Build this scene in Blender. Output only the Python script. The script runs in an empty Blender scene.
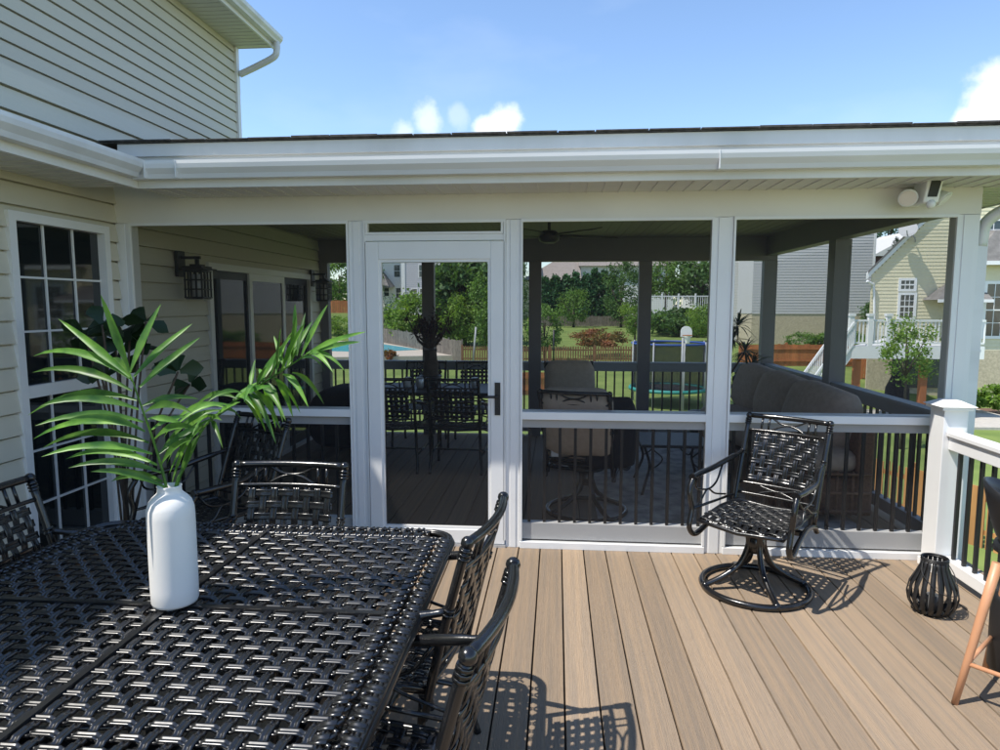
import bpy, math, random
from mathutils import Vector, Matrix
R=random.Random(7)
rad=math.radians
S=bpy.context.scene
COL=S.collection
# ------------------------------------------------------------ camera model
F=665.0; H=1.62; CX=.027
_d=Vector((57,70,F)).normalized(); _p=math.atan(70/F)
_up=Vector((0,math.cos(_p),-math.sin(_p)))
_y=(_d-_up*_d.dot(_up)).normalized(); _x=_y.cross(_up)
if _x.x<0: _x=-_x
def at(px,py,Y):
    v=Vector((px-500,375-py,F)); r=Vector((_x.dot(v),_y.dot(v),_up.dot(v)))
    return Vector((CX,0,H))+r*(Y/r.y)
# ------------------------------------------------------------ materials
MATS={}
def mat(name,col,rough=.6,metal=0,spec=.5,noise=0,nscale=8,bump=0,bscale=60,col2=None,coat=0,stretch=(1,1,1),isl=0,detail=4):
    m=bpy.data.materials.new(name); m.use_nodes=True; nt=m.node_tree; b=nt.nodes['Principled BSDF']
    b.inputs['Roughness'].default_value=rough; b.inputs['Metallic'].default_value=metal
    b.inputs['Specular IOR Level'].default_value=spec; b.inputs['Coat Weight'].default_value=coat
    b.inputs['Base Color'].default_value=(*col,1)
    tc=nt.nodes.new('ShaderNodeTexCoord'); mp=nt.nodes.new('ShaderNodeMapping'); mp.inputs['Scale'].default_value=stretch
    nt.links.new(tc.outputs['Object'],mp.inputs['Vector'])
    out=None
    if col2 or noise:
        n=nt.nodes.new('ShaderNodeTexNoise'); n.inputs['Scale'].default_value=nscale; n.inputs['Detail'].default_value=detail
        nt.links.new(mp.outputs['Vector'],n.inputs['Vector'])
        cr=nt.nodes.new('ShaderNodeValToRGB'); cr.color_ramp.elements[0].position=.35; cr.color_ramp.elements[1].position=.65
        c2=col2 or tuple(c*(1-noise) for c in col)
        cr.color_ramp.elements[0].color=(*c2,1); cr.color_ramp.elements[1].color=(*col,1)
        nt.links.new(n.outputs['Fac'],cr.inputs['Fac']); out=cr.outputs['Color']
    if isl:
        g=nt.nodes.new('ShaderNodeNewGeometry'); mr=nt.nodes.new('ShaderNodeMapRange')
        mr.inputs['To Min'].default_value=1-isl; mr.inputs['To Max'].default_value=1+isl
        nt.links.new(g.outputs['Random Per Island'],mr.inputs['Value'])
        hs=nt.nodes.new('ShaderNodeHueSaturation'); nt.links.new(mr.outputs['Result'],hs.inputs['Value'])
        if out: nt.links.new(out,hs.inputs['Color'])
        else: hs.inputs['Color'].default_value=(*col,1)
        out=hs.outputs['Color']
    if out: nt.links.new(out,b.inputs['Base Color'])
    if bump:
        n2=nt.nodes.new('ShaderNodeTexNoise'); n2.inputs['Scale'].default_value=bscale; n2.inputs['Detail'].default_value=5
        nt.links.new(mp.outputs['Vector'],n2.inputs['Vector'])
        bp=nt.nodes.new('ShaderNodeBump'); bp.inputs['Strength'].default_value=bump; bp.inputs['Distance'].default_value=.01
        nt.links.new(n2.outputs['Fac'],bp.inputs['Height']); nt.links.new(bp.outputs['Normal'],b.inputs['Normal'])
    MATS[name]=m; return m
def leafmat(name,col,col2,trans=.35,rough=.5,isl=.35,nscale=1.5):
    m=mat(name,col,rough,spec=.4,col2=col2,nscale=nscale,isl=isl)
    nt=m.node_tree; b=nt.nodes['Principled BSDF']; o=nt.nodes['Material Output']
    t=nt.nodes.new('ShaderNodeBsdfTranslucent'); mx=nt.nodes.new('ShaderNodeMixShader'); mx.inputs[0].default_value=trans
    src=b.inputs['Base Color'].links[0].from_socket
    g=nt.nodes.new('ShaderNodeMixRGB'); g.blend_type='MULTIPLY'; g.inputs[0].default_value=1; g.inputs[2].default_value=(1.5,1.5,.6,1)
    nt.links.new(src,g.inputs[1]); nt.links.new(g.outputs[0],t.inputs['Color'])
    nt.links.new(b.outputs[0],mx.inputs[1]); nt.links.new(t.outputs[0],mx.inputs[2]); nt.links.new(mx.outputs[0],o.inputs['Surface'])
    return m
WHITE=mat('white_vinyl',(.80,.80,.79),.38,noise=.05,nscale=3)
WHITE2=mat('white_aluminium',(.76,.77,.77),.3,noise=.12,nscale=1.6,stretch=(.6,3,3))
BEIGE=mat('header_wrap',(.78,.76,.71),.45,noise=.06,nscale=2)
SIDING=mat('beige_vinyl_siding',(.64,.60,.49),.5,noise=.06,nscale=2,bump=.15,bscale=40,stretch=(1,.15,1))
SOFFIT=mat('soffit_vinyl',(.66,.655,.62),.5,noise=.05)
SHINGLE=mat('roof_shingle',(.09,.085,.08),.9,noise=.5,nscale=30)
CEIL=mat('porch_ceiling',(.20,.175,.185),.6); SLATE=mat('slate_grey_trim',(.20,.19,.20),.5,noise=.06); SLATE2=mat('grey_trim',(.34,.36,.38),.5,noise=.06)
BLACK=mat('black_cast_metal',(.009,.009,.010),.24,metal=0,spec=.6,noise=.3,nscale=20,bump=.06,bscale=70,coat=.2)
BLACKT=mat('black_table_metal',(.012,.012,.013),.29,spec=1.0,noise=.3,nscale=14,bump=.03,bscale=25)
BLACKM=mat('black_matte_metal',(.012,.012,.013),.45,spec=.5)
DECK=mat('composite_deck',(.325,.238,.160),.7,spec=.22,col2=(.255,.2,.148),nscale=3.4,stretch=(12,.22,1),bump=.6,bscale=34,isl=.16,detail=12)
DARKW=mat('deck_frame_wood',(.05,.04,.03),.9)
VASE=mat('vase_ceramic',(.82,.80,.77),.55,noise=.04,nscale=6,bump=.03,bscale=60)
CUSH=mat('taupe_cushion',(.52,.40,.32),.95,noise=.15,nscale=25,bump=.3,bscale=200)
CUSH2=mat('beige_cushion',(.55,.44,.34),.95,noise=.12,nscale=25,bump=.3,bscale=200)
THROW=mat('black_throw',(.012,.012,.016),.95,noise=.2,bump=.3,bscale=80)
WICK=mat('wicker',(.24,.12,.07),.7,noise=.4,nscale=60)
RUG=mat('outdoor_rug',(.62,.60,.58),.95,col2=(.3,.3,.31),nscale=7,bump=.2)
LAWN=mat('lawn_grass',(.19,.245,.07),.9,spec=.1,col2=(.125,.18,.05),nscale=.8,bump=.5,bscale=20,detail=8)
CEDAR=mat('cedar_fence',(.42,.15,.05),.8,noise=.3,nscale=3,stretch=(1,1,.2),isl=.15)
CEDARN=mat('honey_cedar_fence',(.50,.24,.08),.8,noise=.3,nscale=3,stretch=(1,1,.2),isl=.2)
CEDARD=mat('shaded_cedar_fence',(.22,.11,.05),.85,noise=.3,nscale=3,isl=.2)  # darker cedar copy, shade on the fence's near side put into the colour
GREYF=mat('weathered_fence',(.20,.175,.145),.9,noise=.3,nscale=3,isl=.15)
WOODLEG=mat('beech_leg',(.58,.29,.155),.45,noise=.25,nscale=12,stretch=(1,1,.1),coat=.2)
BARK=mat('bark',(.10,.075,.055),.95,noise=.4,nscale=15,bump=.5)
POOLT=mat('pool_water',(.05,.42,.52),.2,spec=.6,bump=.12,bscale=3)
POOLD=mat('pool_deck',(.52,.46,.38),.85,noise=.1)
CONC=mat('concrete',(.45,.42,.37),.9,noise=.15)
FASC=mat('stained_fascia',(.80,.80,.79),.4,col2=(.64,.64,.62),nscale=1.3,stretch=(1.2,1,.3),detail=8)
GREYS=mat('grey_siding',(.52,.52,.52),.6,noise=.05)
LILAC=mat('lilac_grey_siding',(.52,.51,.54),.6,noise=.05)
CREAM=mat('cream_siding',(.72,.66,.46),.6,noise=.06)
TANB=mat('tan_brick',(.55,.48,.34),.9,noise=.25,nscale=10)
REDB=mat('red_brick',(.13,.055,.045),.9,noise=.3,nscale=10)
OFFW=mat('offwhite_siding',(.74,.73,.70),.6)
ROOFG=mat('grey_shingle_roof',(.20,.19,.18),.9,noise=.3,nscale=4)
ROOFT=mat('tan_shingle_roof',(.33,.29,.26),.9,noise=.2,nscale=4)
DKGLASS=mat('window_glass',(.012,.016,.018),.03,spec=.8)
FARGLASS=mat('far_window_glass',(.03,.045,.05),.08,spec=.8)
NETM=mat('trampoline_net',(.02,.022,.024),.9)
BLUE=mat('blue_pad',(.02,.07,.30),.6); TEAL=mat('teal_pad',(.03,.25,.22),.6)
TEALP=mat('teal_glaze',(.02,.12,.14),.3)
STONE=mat('grey_metal',(.35,.36,.37),.5)
LENS=mat('lamp_lens',(.78,.70,.64),.3)
PLASTIC=mat('white_plastic',(.82,.82,.80),.3)
LABEL=mat('white_tag',(.7,.7,.7),.6)
SILVER=mat('brushed_silver',(.6,.62,.65),.35,metal=.6)
MULCH=mat('mulch',(.16,.09,.06),.95,noise=.4,nscale=10)
L_PALM=leafmat('palm_leaf',(.15,.31,.05),(.04,.13,.025),.34,.40,.4,14)
L_FIG=leafmat('fig_leaf',(.022,.05,.018),(.012,.03,.012),.12,.42,.3)
L_DRAC=leafmat('dracaena_leaf',(.02,.05,.022),(.015,.03,.02),.15,.4,.3)
L_DARK=leafmat('dark_foliage',(.10,.19,.05),(.06,.12,.035),.3,.6,.45,.6)
L_MID=leafmat('mid_foliage',(.16,.27,.055),(.09,.18,.04),.35,.6,.45,.6)
L_LIGHT=leafmat('light_foliage',(.20,.31,.055),(.13,.23,.04),.4,.6,.4,.6)
L_EVER=leafmat('evergreen_foliage',(.05,.14,.05),(.03,.09,.035),.2,.7,.4,.5)
L_RED=leafmat('red_foliage',(.30,.10,.045),(.14,.13,.04),.3,.6,.4,.9)
L_DKRED=leafmat('dark_red_foliage',(.06,.018,.018),(.04,.012,.014),.2,.6,.4,.9)
def screen_mat():
    m=bpy.data.materials.new('insect_screen'); m.use_nodes=True; nt=m.node_tree; o=nt.nodes['Material Output']
    nt.nodes.remove(nt.nodes['Principled BSDF'])
    t=nt.nodes.new('ShaderNodeBsdfTransparent'); d=nt.nodes.new('ShaderNodeBsdfDiffuse'); d.inputs['Color'].default_value=(.05,.047,.047,1)
    mx=nt.nodes.new('ShaderNodeMixShader'); mx.inputs[0].default_value=.22
    nt.links.new(t.outputs[0],mx.inputs[1]); nt.links.new(d.outputs[0],mx.inputs[2]); nt.links.new(mx.outputs[0],o.inputs['Surface'])
    return m
SCREEN=screen_mat(); SCREEN.node_tree.nodes['Mix Shader'].inputs[0].default_value=.34; SCREENB=screen_mat(); SCREENB.node_tree.nodes['Mix Shader'].inputs[0].default_value=.10
# ------------------------------------------------------------ mesh builder
class MB:
    def __init__(s): s.v=[]; s.f=[]; s.s=[]
    def quadbox(s,P):   # 8 points: bottom 4 ccw, top 4 ccw
        b=len(s.v); s.v+= [Vector(p) for p in P]
        for q in ((3,2,1,0),(4,5,6,7),(0,1,5,4),(1,2,6,5),(2,3,7,6),(3,0,4,7)): s.f.append(tuple(b+i for i in q)); s.s.append(False)
        return s
    def box(s,x0,x1,y0,y1,z0,z1):
        return s.quadbox([(x0,y0,z0),(x1,y0,z0),(x1,y1,z0),(x0,y1,z0),(x0,y0,z1),(x1,y0,z1),(x1,y1,z1),(x0,y1,z1)])
    def bar(s,a,b,w,h,up=(0,0,1)):   # rectangular bar between a and b
        a=Vector(a); b=Vector(b); d=(b-a).normalized(); u=Vector(up); sd=d.cross(u)
        if sd.length<1e-4: sd=d.cross(Vector((1,0,0)))
        sd.normalize(); u=sd.cross(d).normalized(); sd=sd*(w/2); u=u*(h/2)
        return s.quadbox([a-sd-u,a+sd-u,b+sd-u,b-sd-u,a-sd+u,a+sd+u,b+sd+u,b-sd+u])
    def poly(s,pts,smooth=False):
        b=len(s.v); s.v+=[Vector(p) for p in pts]; s.f.append(tuple(range(b,b+len(pts)))); s.s.append(smooth); return s
    def prism(s,pts,off):
        pts=[Vector(p) for p in pts]; off=Vector(off); n=len(pts); b=len(s.v); s.v+=pts+[p+off for p in pts]
        s.f.append(tuple(b+i for i in range(n))); s.f.append(tuple(b+n+n-1-i for i in range(n))); s.s+=[False,False]
        for i in range(n): j=(i+1)%n; s.f.append((b+j,b+i,b+n+i,b+n+j)); s.s.append(False)
        return s
    def tube(s,pts,r,n=8,closed=False,cap=True):
        pts=[Vector(p) for p in pts]; m=len(pts); rr=r if isinstance(r,(list,tuple)) else [r]*m
        b=len(s.v); prev=None
        for i,p in enumerate(pts):
            if closed: d=(pts[(i+1)%m]-pts[i-1])
            else: d=pts[min(i+1,m-1)]-pts[max(i-1,0)]
            d.normalize()
            if prev is None:
                u=d.cross(Vector((0,0,1)))
                if u.length<.1: u=d.cross(Vector((1,0,0)))
            else: u=prev-d*prev.dot(d)
            u.normalize(); prev=u; w=d.cross(u)
            for k in range(n):
                a=2*math.pi*k/n; s.v.append(p+(u*math.cos(a)+w*math.sin(a))*rr[i])
        for i in range(m if closed else m-1):
            j=(i+1)%m
            for k in range(n):
                l=(k+1)%n; s.f.append((b+i*n+k,b+i*n+l,b+j*n+l,b+j*n+k)); s.s.append(True)
        if cap and not closed:
            s.f.append(tuple(b+n-1-k for k in range(n))); s.f.append(tuple(b+(m-1)*n+k for k in range(n))); s.s+=[False,False]
        return s
    def sweep(s,pts,sides,norms,prof):
        n=len(prof); b=len(s.v); m=len(pts)
        for p,a,c in zip(pts,sides,norms):
            for (u,h) in prof: s.v.append(p+a*u+c*h)
        for i in range(m-1):
            for k in range(n):
                l=(k+1)%n; s.f.append((b+i*n+k,b+i*n+l,b+(i+1)*n+l,b+(i+1)*n+k)); s.s.append(True)
        s.f.append(tuple(b+n-1-k for k in range(n))); s.f.append(tuple(b+(m-1)*n+k for k in range(n))); s.s+=[False,False]
        return s
    def lathe(s,prof,n=32,c=(0,0,0),smooth=True,sx=1,sy=1):
        c=Vector(c); b=len(s.v); m=len(prof)
        for (r,z) in prof:
            for k in range(n):
                a=2*math.pi*k/n; s.v.append(c+Vector((r*sx*math.cos(a),r*sy*math.sin(a),z)))
        for i in range(m-1):
            for k in range(n):
                l=(k+1)%n; s.f.append((b+i*n+k,b+i*n+l,b+(i+1)*n+l,b+(i+1)*n+k)); s.s.append(smooth)
        s.f.append(tuple(b+n-1-k for k in range(n))); s.f.append(tuple(b+(m-1)*n+k for k in range(n))); s.s+=[False,False]
        return s
    def grid(s,fn,nu,nv,smooth=True):
        b=len(s.v)
        for j in range(nv+1):
            for i in range(nu+1): s.v.append(Vector(fn(i/nu,j/nv)))
        for j in range(nv):
            for i in range(nu):
                a=b+j*(nu+1)+i; s.f.append((a,a+1,a+nu+2,a+nu+1)); s.s.append(smooth)
        return s
    def sphere(s,c,r,n=12,sx=1,sy=1,sz=1):
        c=Vector(c); prof=[(r*math.sin(math.pi*i/n) if 0<i<n else r*.01, -r*math.cos(math.pi*i/n)*sz) for i in range(n+1)]
        return s.lathe(prof,n*2,c,True,sx,sy)
    def leaf(s,base,tip,w,sag=0,nrm=None,seg=4,fold=.25,wp=.4):
        base=Vector(base); tip=Vector(tip); d=tip-base; L=d.length
        nn=Vector(nrm) if nrm else Vector((0,0,1)); sd=d.cross(nn)
        if sd.length<1e-5: sd=d.cross(Vector((1,0,0)))
        sd.normalize(); nn=sd.cross(d).normalized(); b=len(s.v)
        for i in range(seg+1):
            t=i/seg; ww=w*max(.06,min(1,t/wp)**.7*(1 if t<wp else ((1-t)/(1-wp))**.6)) if 0<t<1 else w*(.25 if t==0 else .02)
            c=base+d*t+Vector((0,0,1))*(sag*4*t*(1-t)) 
            s.v+=[c-sd*ww/2+nn*ww*fold, c, c+sd*ww/2+nn*ww*fold]
        for i in range(seg):
            a=b+i*3; s.f+=[(a,a+1,a+4,a+3),(a+1,a+2,a+5,a+4)]; s.s+=[True,True]
        return s
    def build(s,name,m,parent=None,world=True,origin=None,bevel=0,subd=0,solid=0,weld=False):
        me=bpy.data.meshes.new(name); off=Vector((0,0,0)); loc=None
        if parent is None:
            xs=[v.x for v in s.v]; ys=[v.y for v in s.v]; zs=[v.z for v in s.v]
            off=Vector(((min(xs)+max(xs))/2,(min(ys)+max(ys))/2,min(zs))); loc=off
        elif world:
            p=parent
            while p: off+=p.location; p=p.parent
        me.from_pydata([v-off for v in s.v],[],s.f); me.polygons.foreach_set('use_smooth',s.s); me.update()
        me.materials.append(m); o=bpy.data.objects.new(name,me); COL.objects.link(o)
        if parent is not None: o.parent=parent
        if loc is not None: o.location=loc
        if solid: q=o.modifiers.new('s','SOLIDIFY'); q.thickness=solid; q.offset=0
        if bevel: q=o.modifiers.new('b','BEVEL'); q.width=bevel; q.segments=2; q.limit_method='ANGLE'
        if subd: q=o.modifiers.new('u','SUBSURF'); q.levels=subd; q.render_levels=subd
        return o
def thing(name,loc,label,cat,group=None,rz=0):
    o=bpy.data.objects.new(name,None); COL.objects.link(o); o.location=loc; o.rotation_euler=(0,0,rz); o.empty_display_size=.1
    return tag(o,label,cat,group)
def tag(o,label,cat,group=None,kind=None):
    o['label']=label; o['category']=cat
    if group: o['group']=group
    if kind: o['kind']=kind
    return o
def struct(o): o['kind']='structure'; return o
def kids(o): return [c for c in COL.objects if c.parent==o]
def dup(o,loc,rz,label,group=None,parent=None):
    c=o.copy(); COL.objects.link(c)
    if parent is not None: c.parent=parent
    else:
        c.location=loc; c.rotation_euler=(0,0,rz); c['label']=label
        if group: c['group']=group
    for k in kids(o): dup(k,None,None,None,None,c)
    return c
def bez(P,n=8):   # catmull-rom through points
    P=[Vector(p) for p in P]; Q=[P[0]*2-P[1]]+P+[P[-1]*2-P[-2]]; out=[]
    for i in range(1,len(Q)-2):
        for k in range(n):
            t=k/n; a,b,c,d=Q[i-1],Q[i],Q[i+1],Q[i+2]
            out.append(.5*((2*b)+(c-a)*t+(2*a-5*b+4*c-d)*t*t+(3*b-a-3*c+d)*t**3))
    out.append(P[-1]); return out
# ------------------------------------------------------------ key dimensions
YW=4.32           # porch front plane
XW=-2.94          # house wall plane
YB=8.2            # porch back
XR=2.50           # porch right side (post centre)
# ------------------------------------------------------------ terrain
CP=[(0,0,-3),(10,0,-3),(-10,5,-3),(0,15,-3),(8,15,-3),(20,10,-3),(0,25,-3),(8,28,-3),(16,26,-3),(22,33,-3),(30,33,-3),(-8,30,-3),(5,36,-2.9),
(0,47,-2.5),(6,47,-2.45),(-6,47,-2.5),(0,60,-2.0),(5,85,-1),(0,85,-1),(12,85,-1),(-5,60,-2.1),(-10,85,-.8),
(13,40,-1.9),(17,42,-1.9),(14,50,-1.2),(20,50,-1.2),(25,55,-1),(12,60,-1.6),(-18,50,-2.3),(-14,57,-2.3),(-22,57,-2.3),(-17,68,-2.25),(-24,68,-2.2),
(-28,85,.6),(-35,70,.3),(-20,85,.2),(-20,30,-2.8),(0,120,1),(-30,120,2.5),(30,120,1),(40,60,-1),(40,20,-3),(-40,30,-2)]
def ground(x,y):
    sw=0; sz=0
    for (a,b,z) in CP:
        d2=(x-a)**2+(y-b)**2; w=1/(d2+4)**2; sw+=w; sz+=w*z
    return sz/sw
g=MB(); N=110
def gf(u,v):
    x=-220+440*(.5+.5*math.copysign(abs(2*u-1)**1.8,2*u-1)); y=-40+ 640*(v**1.8)
    return (x,y,ground(x,min(y,130)) if y>0 else -3)
g.grid(gf,N,N); struct(g.build('ground',LAWN))
# pool and its patio
g=MB(); c=[at(300,338.5,69),at(398,346,66),at(455,361.5,49),at(300,361.5,46)]
for p in c: p.z=-2.12
g.prism([(p.x,p.y,-2.12) for p in c],(0,0,-.6)); struct(g.build('pool_patio',POOLD))
g=MB(); c=[at(320,344,64),at(385,349,62),at(420,357,55),at(372,358,52),at(315,352,53)]
g.prism([(p.x,p.y,-2.10) for p in c],(0,0,-.01)); struct(g.build('pool_water',POOLT))
# low white pool deck wall / loungers seen in left slit
# ------------------------------------------------------------ deck
g=MB(); pit=.1433; x0=-2.94; x=x0+.062; first=True
n=int((2.66-x0)/pit)
off=(.073-x0)%pit
bx=x0+off-pit
while bx<2.62:
    a=max(bx+.0038,x0); b=min(bx+pit-.0038,2.64)
    if b-a>.01: g.box(a,b,-3.5,8.28,-.026,0)
    bx+=pit
deck=g.build('deck',DECK,bevel=.0025); struct(deck)
g=MB(); g.box(-2.93,2.60,-3.45,8.24,-.30,-.034); struct(g.build('deck_substructure',DARKW))
g=MB(); g.box(2.62,2.645,-3.5,8.3,-.32,-.028); g.box(-2.9,2.645,8.285,8.31,-.32,-.028); struct(g.build('deck_fascia',DARKW))
dp=thing('deck_posts',(2.4,8.1,-3),'square timber posts carrying the raised deck above the lawn','post')
for (a,b) in ((2.4,8.1),(2.4,4.2),(-.2,8.1),(2.4,.5)): MB().box(a-.07,a+.07,b-.07,b+.07,ground(a,b)-.1,-.31).build('support_post',CEDAR,dp)
# ------------------------------------------------------------ house
def lap(mb,X,y0,y1,z0,z1,p=.126,t=.018,sgn=1,holes=()):
    ys=sorted(set([y0,y1]+[h[0] for h in holes]+[h[1] for h in holes]))
    for a,b in zip(ys[:-1],ys[1:]):
        z=z0
        while z<z1-1e-4:
            zt=min(z+p,z1); segs=[(z,zt)]
            for (ha,hb,h0,h1) in holes:
                if (a+b)/2>ha and (a+b)/2<hb:
                    ns=[]
                    for (c,d) in segs:
                        if h0>c: ns.append((c,min(d,h0)))
                        if h1<d: ns.append((max(c,h1),d))
                    segs=ns
            for (c,d) in segs:
                if d-c>.002:
                    e=min(d,z+p-.011)
                    if e-c>.002:
                        tc=X+sgn*(t*(1-(c-z)/p)+.001); td=X+sgn*(t*(1-(e-z)/p)+.001)
                        mb.quadbox([(X-.05,a,c),(tc,a,c),(tc,b,c),(X-.05,b,c),(X-.05,a,e),(td,a,e),(td,b,e),(X-.05,b,e)])
                    if d>e+.001: mb.box(X-.05,X-.02*sgn,a,b,e,d)
            z+=p
    return mb
hs=thing('house',(-6,3,-3),'two-storey beige vinyl sided house along the left edge of the deck','house')
WY0,WY1,WZ0,WZ1=3.40,4.215,.10,2.13      # window outer
SY0,SY1,SZ1=5.45,7.82,1.98               # sliding door
lap(MB(),XW,-6,8.26,-3,2.9,holes=[(WY0,WY1,WZ0,WZ1),(SY0,SY1,0,SZ1)]).build('siding_wall',SIDING,hs)
MB().box(-9,XW-.08,-6,8.2,-3,2.6).build('wall_core',DARKW,hs)
lap(MB(),-4.2,-6,8.74,2.5,4.97).build('upper_wall',SIDING,hs)
MB().box(-9,-4.26,-6,8.72,2.4,4.96).build('upper_wall_core',SIDING,hs)
MB().box(-4.25,-4.165,8.725,8.80,2.5,4.965).build('corner_trim',WHITE,hs)
g=MB(); g.box(-4.24,-3.72,-6,8.83,4.97,4.985)
y=-6
while y<8.8: g.box(-4.18,-3.73,y,y+.012,4.964,4.971); y+=.1
g.build('upper_soffit',SOFFIT,hs)
g=MB(); g.box(-3.72,-3.695,-6,8.84,4.96,5.13); g.build('upper_fascia',WHITE,hs)
def gutter_prof(w=.115,h=.10): return [(0,0),(w*.62,0),(w*.72,h*.25),(w*.95,h*.55),(w,h*.8),(w,h),(w*.88,h),(w*.88,h*.9),(w*.86,h*.8),(w*.6,h*.3),(w*.5,h*.08),(.006,h*.08),(.006,h),(0,h)]
g=MB(); pr=gutter_prof(); g.prism([(-3.693+u,-6,5.01+v) for u,v in pr],(0,14.85,0)); 
ug=g.build('upper_gutter',WHITE2,hs)
g=MB(); g.quadbox([(-3.66,-6,5.10),(-3.66,8.85,5.10),(-9,8.85,8.05),(-9,-6,8.05),(-3.66,-6,5.14),(-3.66,8.85,5.14),(-9,8.85,8.10),(-9,-6,8.10)]); g.build('upper_roof',SHINGLE,hs)
g=MB()
pts=bez([(-3.64,8.78,5.02),(-3.64,8.78,4.93),(-3.68,8.78,4.84),(-3.9,8.79,4.74),(-4.16,8.80,4.64)],5)
g.tube(pts,.042,10); g.tube([(-4.22,8.83,4.68),(-4.22,8.83,4.4)],.04,10); g.build('downspout',WHITE2,hs)
# lower roof & eave along Y
g=MB(); g.quadbox([(-2.475,-6,2.43),(-2.475,3.88,2.43),(-4.2,3.88,2.86),(-4.2,-6,2.86),(-2.475,-6,2.447),(-2.475,3.88,2.447),(-4.2,3.88,2.90),(-4.2,-6,2.90)]); g.build('lower_roof',SHINGLE,hs)
MB().box(-2.52,-2.495,-6,3.903,2.318,2.46).build('lower_fascia',WHITE,hs)
g=MB(); g.prism([(-2.494+u,-6,2.365+v) for u,v in gutter_prof(.105,.10)],(0,9.806,0)); g.build('lower_gutter',WHITE2,hs)
g=MB(); g.box(XW-.02,-2.52,-6,3.93,2.335,2.345)
y=-6
while y<3.9: g.box(XW+.02,-2.525,y,y+.008,2.331,2.336); y+=.1
g.build('lower_soffit',SOFFIT,hs)
# window
def window(par,X,y0,y1,z0,z1,cols=3,rows=3,mid=None,wf=.05):
    w=MB()
    w.box(X-.03,X+.03,y0,y0+wf,z0,z1); w.box(X-.03,X+.03,y1-wf,y1,z0,z1); w.box(X-.03,X+.03,y0+wf,y1-wf,z1-wf,z1); w.box(X-.03,X+.036,y0+wf,y1-wf,z0,z0+wf)
    o=w.build('window',WHITE,par)
    zm=mid or (z0+z1)/2
    s=MB(); s.box(X-.02,X+.014,y0+wf,y1-wf,zm-.035,zm+.035); s.box(X-.04,X-.003,y0+wf,y0+wf+.03,z0+wf,zm-.035); s.box(X-.04,X-.003,y1-wf-.03,y1-wf,z0+wf,zm-.035); s.build('sash_rail',WHITE,o)
    for (a,b,dx) in ((z0+wf,zm-.035,-.03),(zm+.035,z1-wf,-.012)):
        MB().box(X+dx-.016,X+dx-.010,y0+wf+.001,y1-wf-.001,a,b).build('pane',DKGLASS,o)
        m=MB()
        for i in range(1,cols): yy=y0+wf+(y1-y0-2*wf)*i/cols; m.box(X+dx-.008,X+dx+.002,yy-.006,yy+.006,a,b)
        for i in range(1,rows): zz=a+(b-a)*i/rows; m.box(X+dx-.0075,X+dx+.0025,y0+wf+.001,y1-wf-.001,zz-.006,zz+.006)
        m.build('muntin',WHITE,o)
    return o
window(hs,XW,WY0,WY1,WZ0,WZ1,mid=1.13)
# sliding door inside porch
g=MB(); w=.06
g.box(XW-.03,XW+.035,SY0,SY0+w,.0,SZ1); g.box(XW-.03,XW+.035,SY1-w,SY1,0,SZ1); g.box(XW-.03,XW+.035,SY0+w,SY1-w,SZ1-w,SZ1); g.box(XW-.03,XW+.03,SY0+w,SY1-w,0,.04)
sd=g.build('sliding_door',WHITE,hs)
for i,(a,b,dx) in enumerate(((SY0+.06,6.25,-.01),(6.22,7.05,.012),(7.02,SY1-.06,-.01))):
    q=MB(); q.box(XW+dx-.012,XW+dx+.01,a,a+.06,.04,SZ1-.06); q.box(XW+dx-.012,XW+dx+.01,b-.06,b,.04,SZ1-.06); q.box(XW+dx-.012,XW+dx+.01,a+.06,b-.06,SZ1-.13,SZ1-.06); q.box(XW+dx-.012,XW+dx+.01,a+.06,b-.06,.04,.14)
    q.build('door_leaf',WHITE if i==1 else BLACKM,sd)
    MB().box(XW+dx-.006,XW+dx-.001,a+.06,b-.06,.14,SZ1-.13).build('pane',DKGLASS,sd)
# ------------------------------------------------------------ porch
pc=thing('screened_porch',(0,6.2,0),'white framed screened porch with screen door and long white gutter attached to the house','porch')
def P(name,mb,m=WHITE,par=None,**k): return mb.build(name,m,par or pc,**k)
D=.10
HB=2.165; HT=2.33
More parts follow.
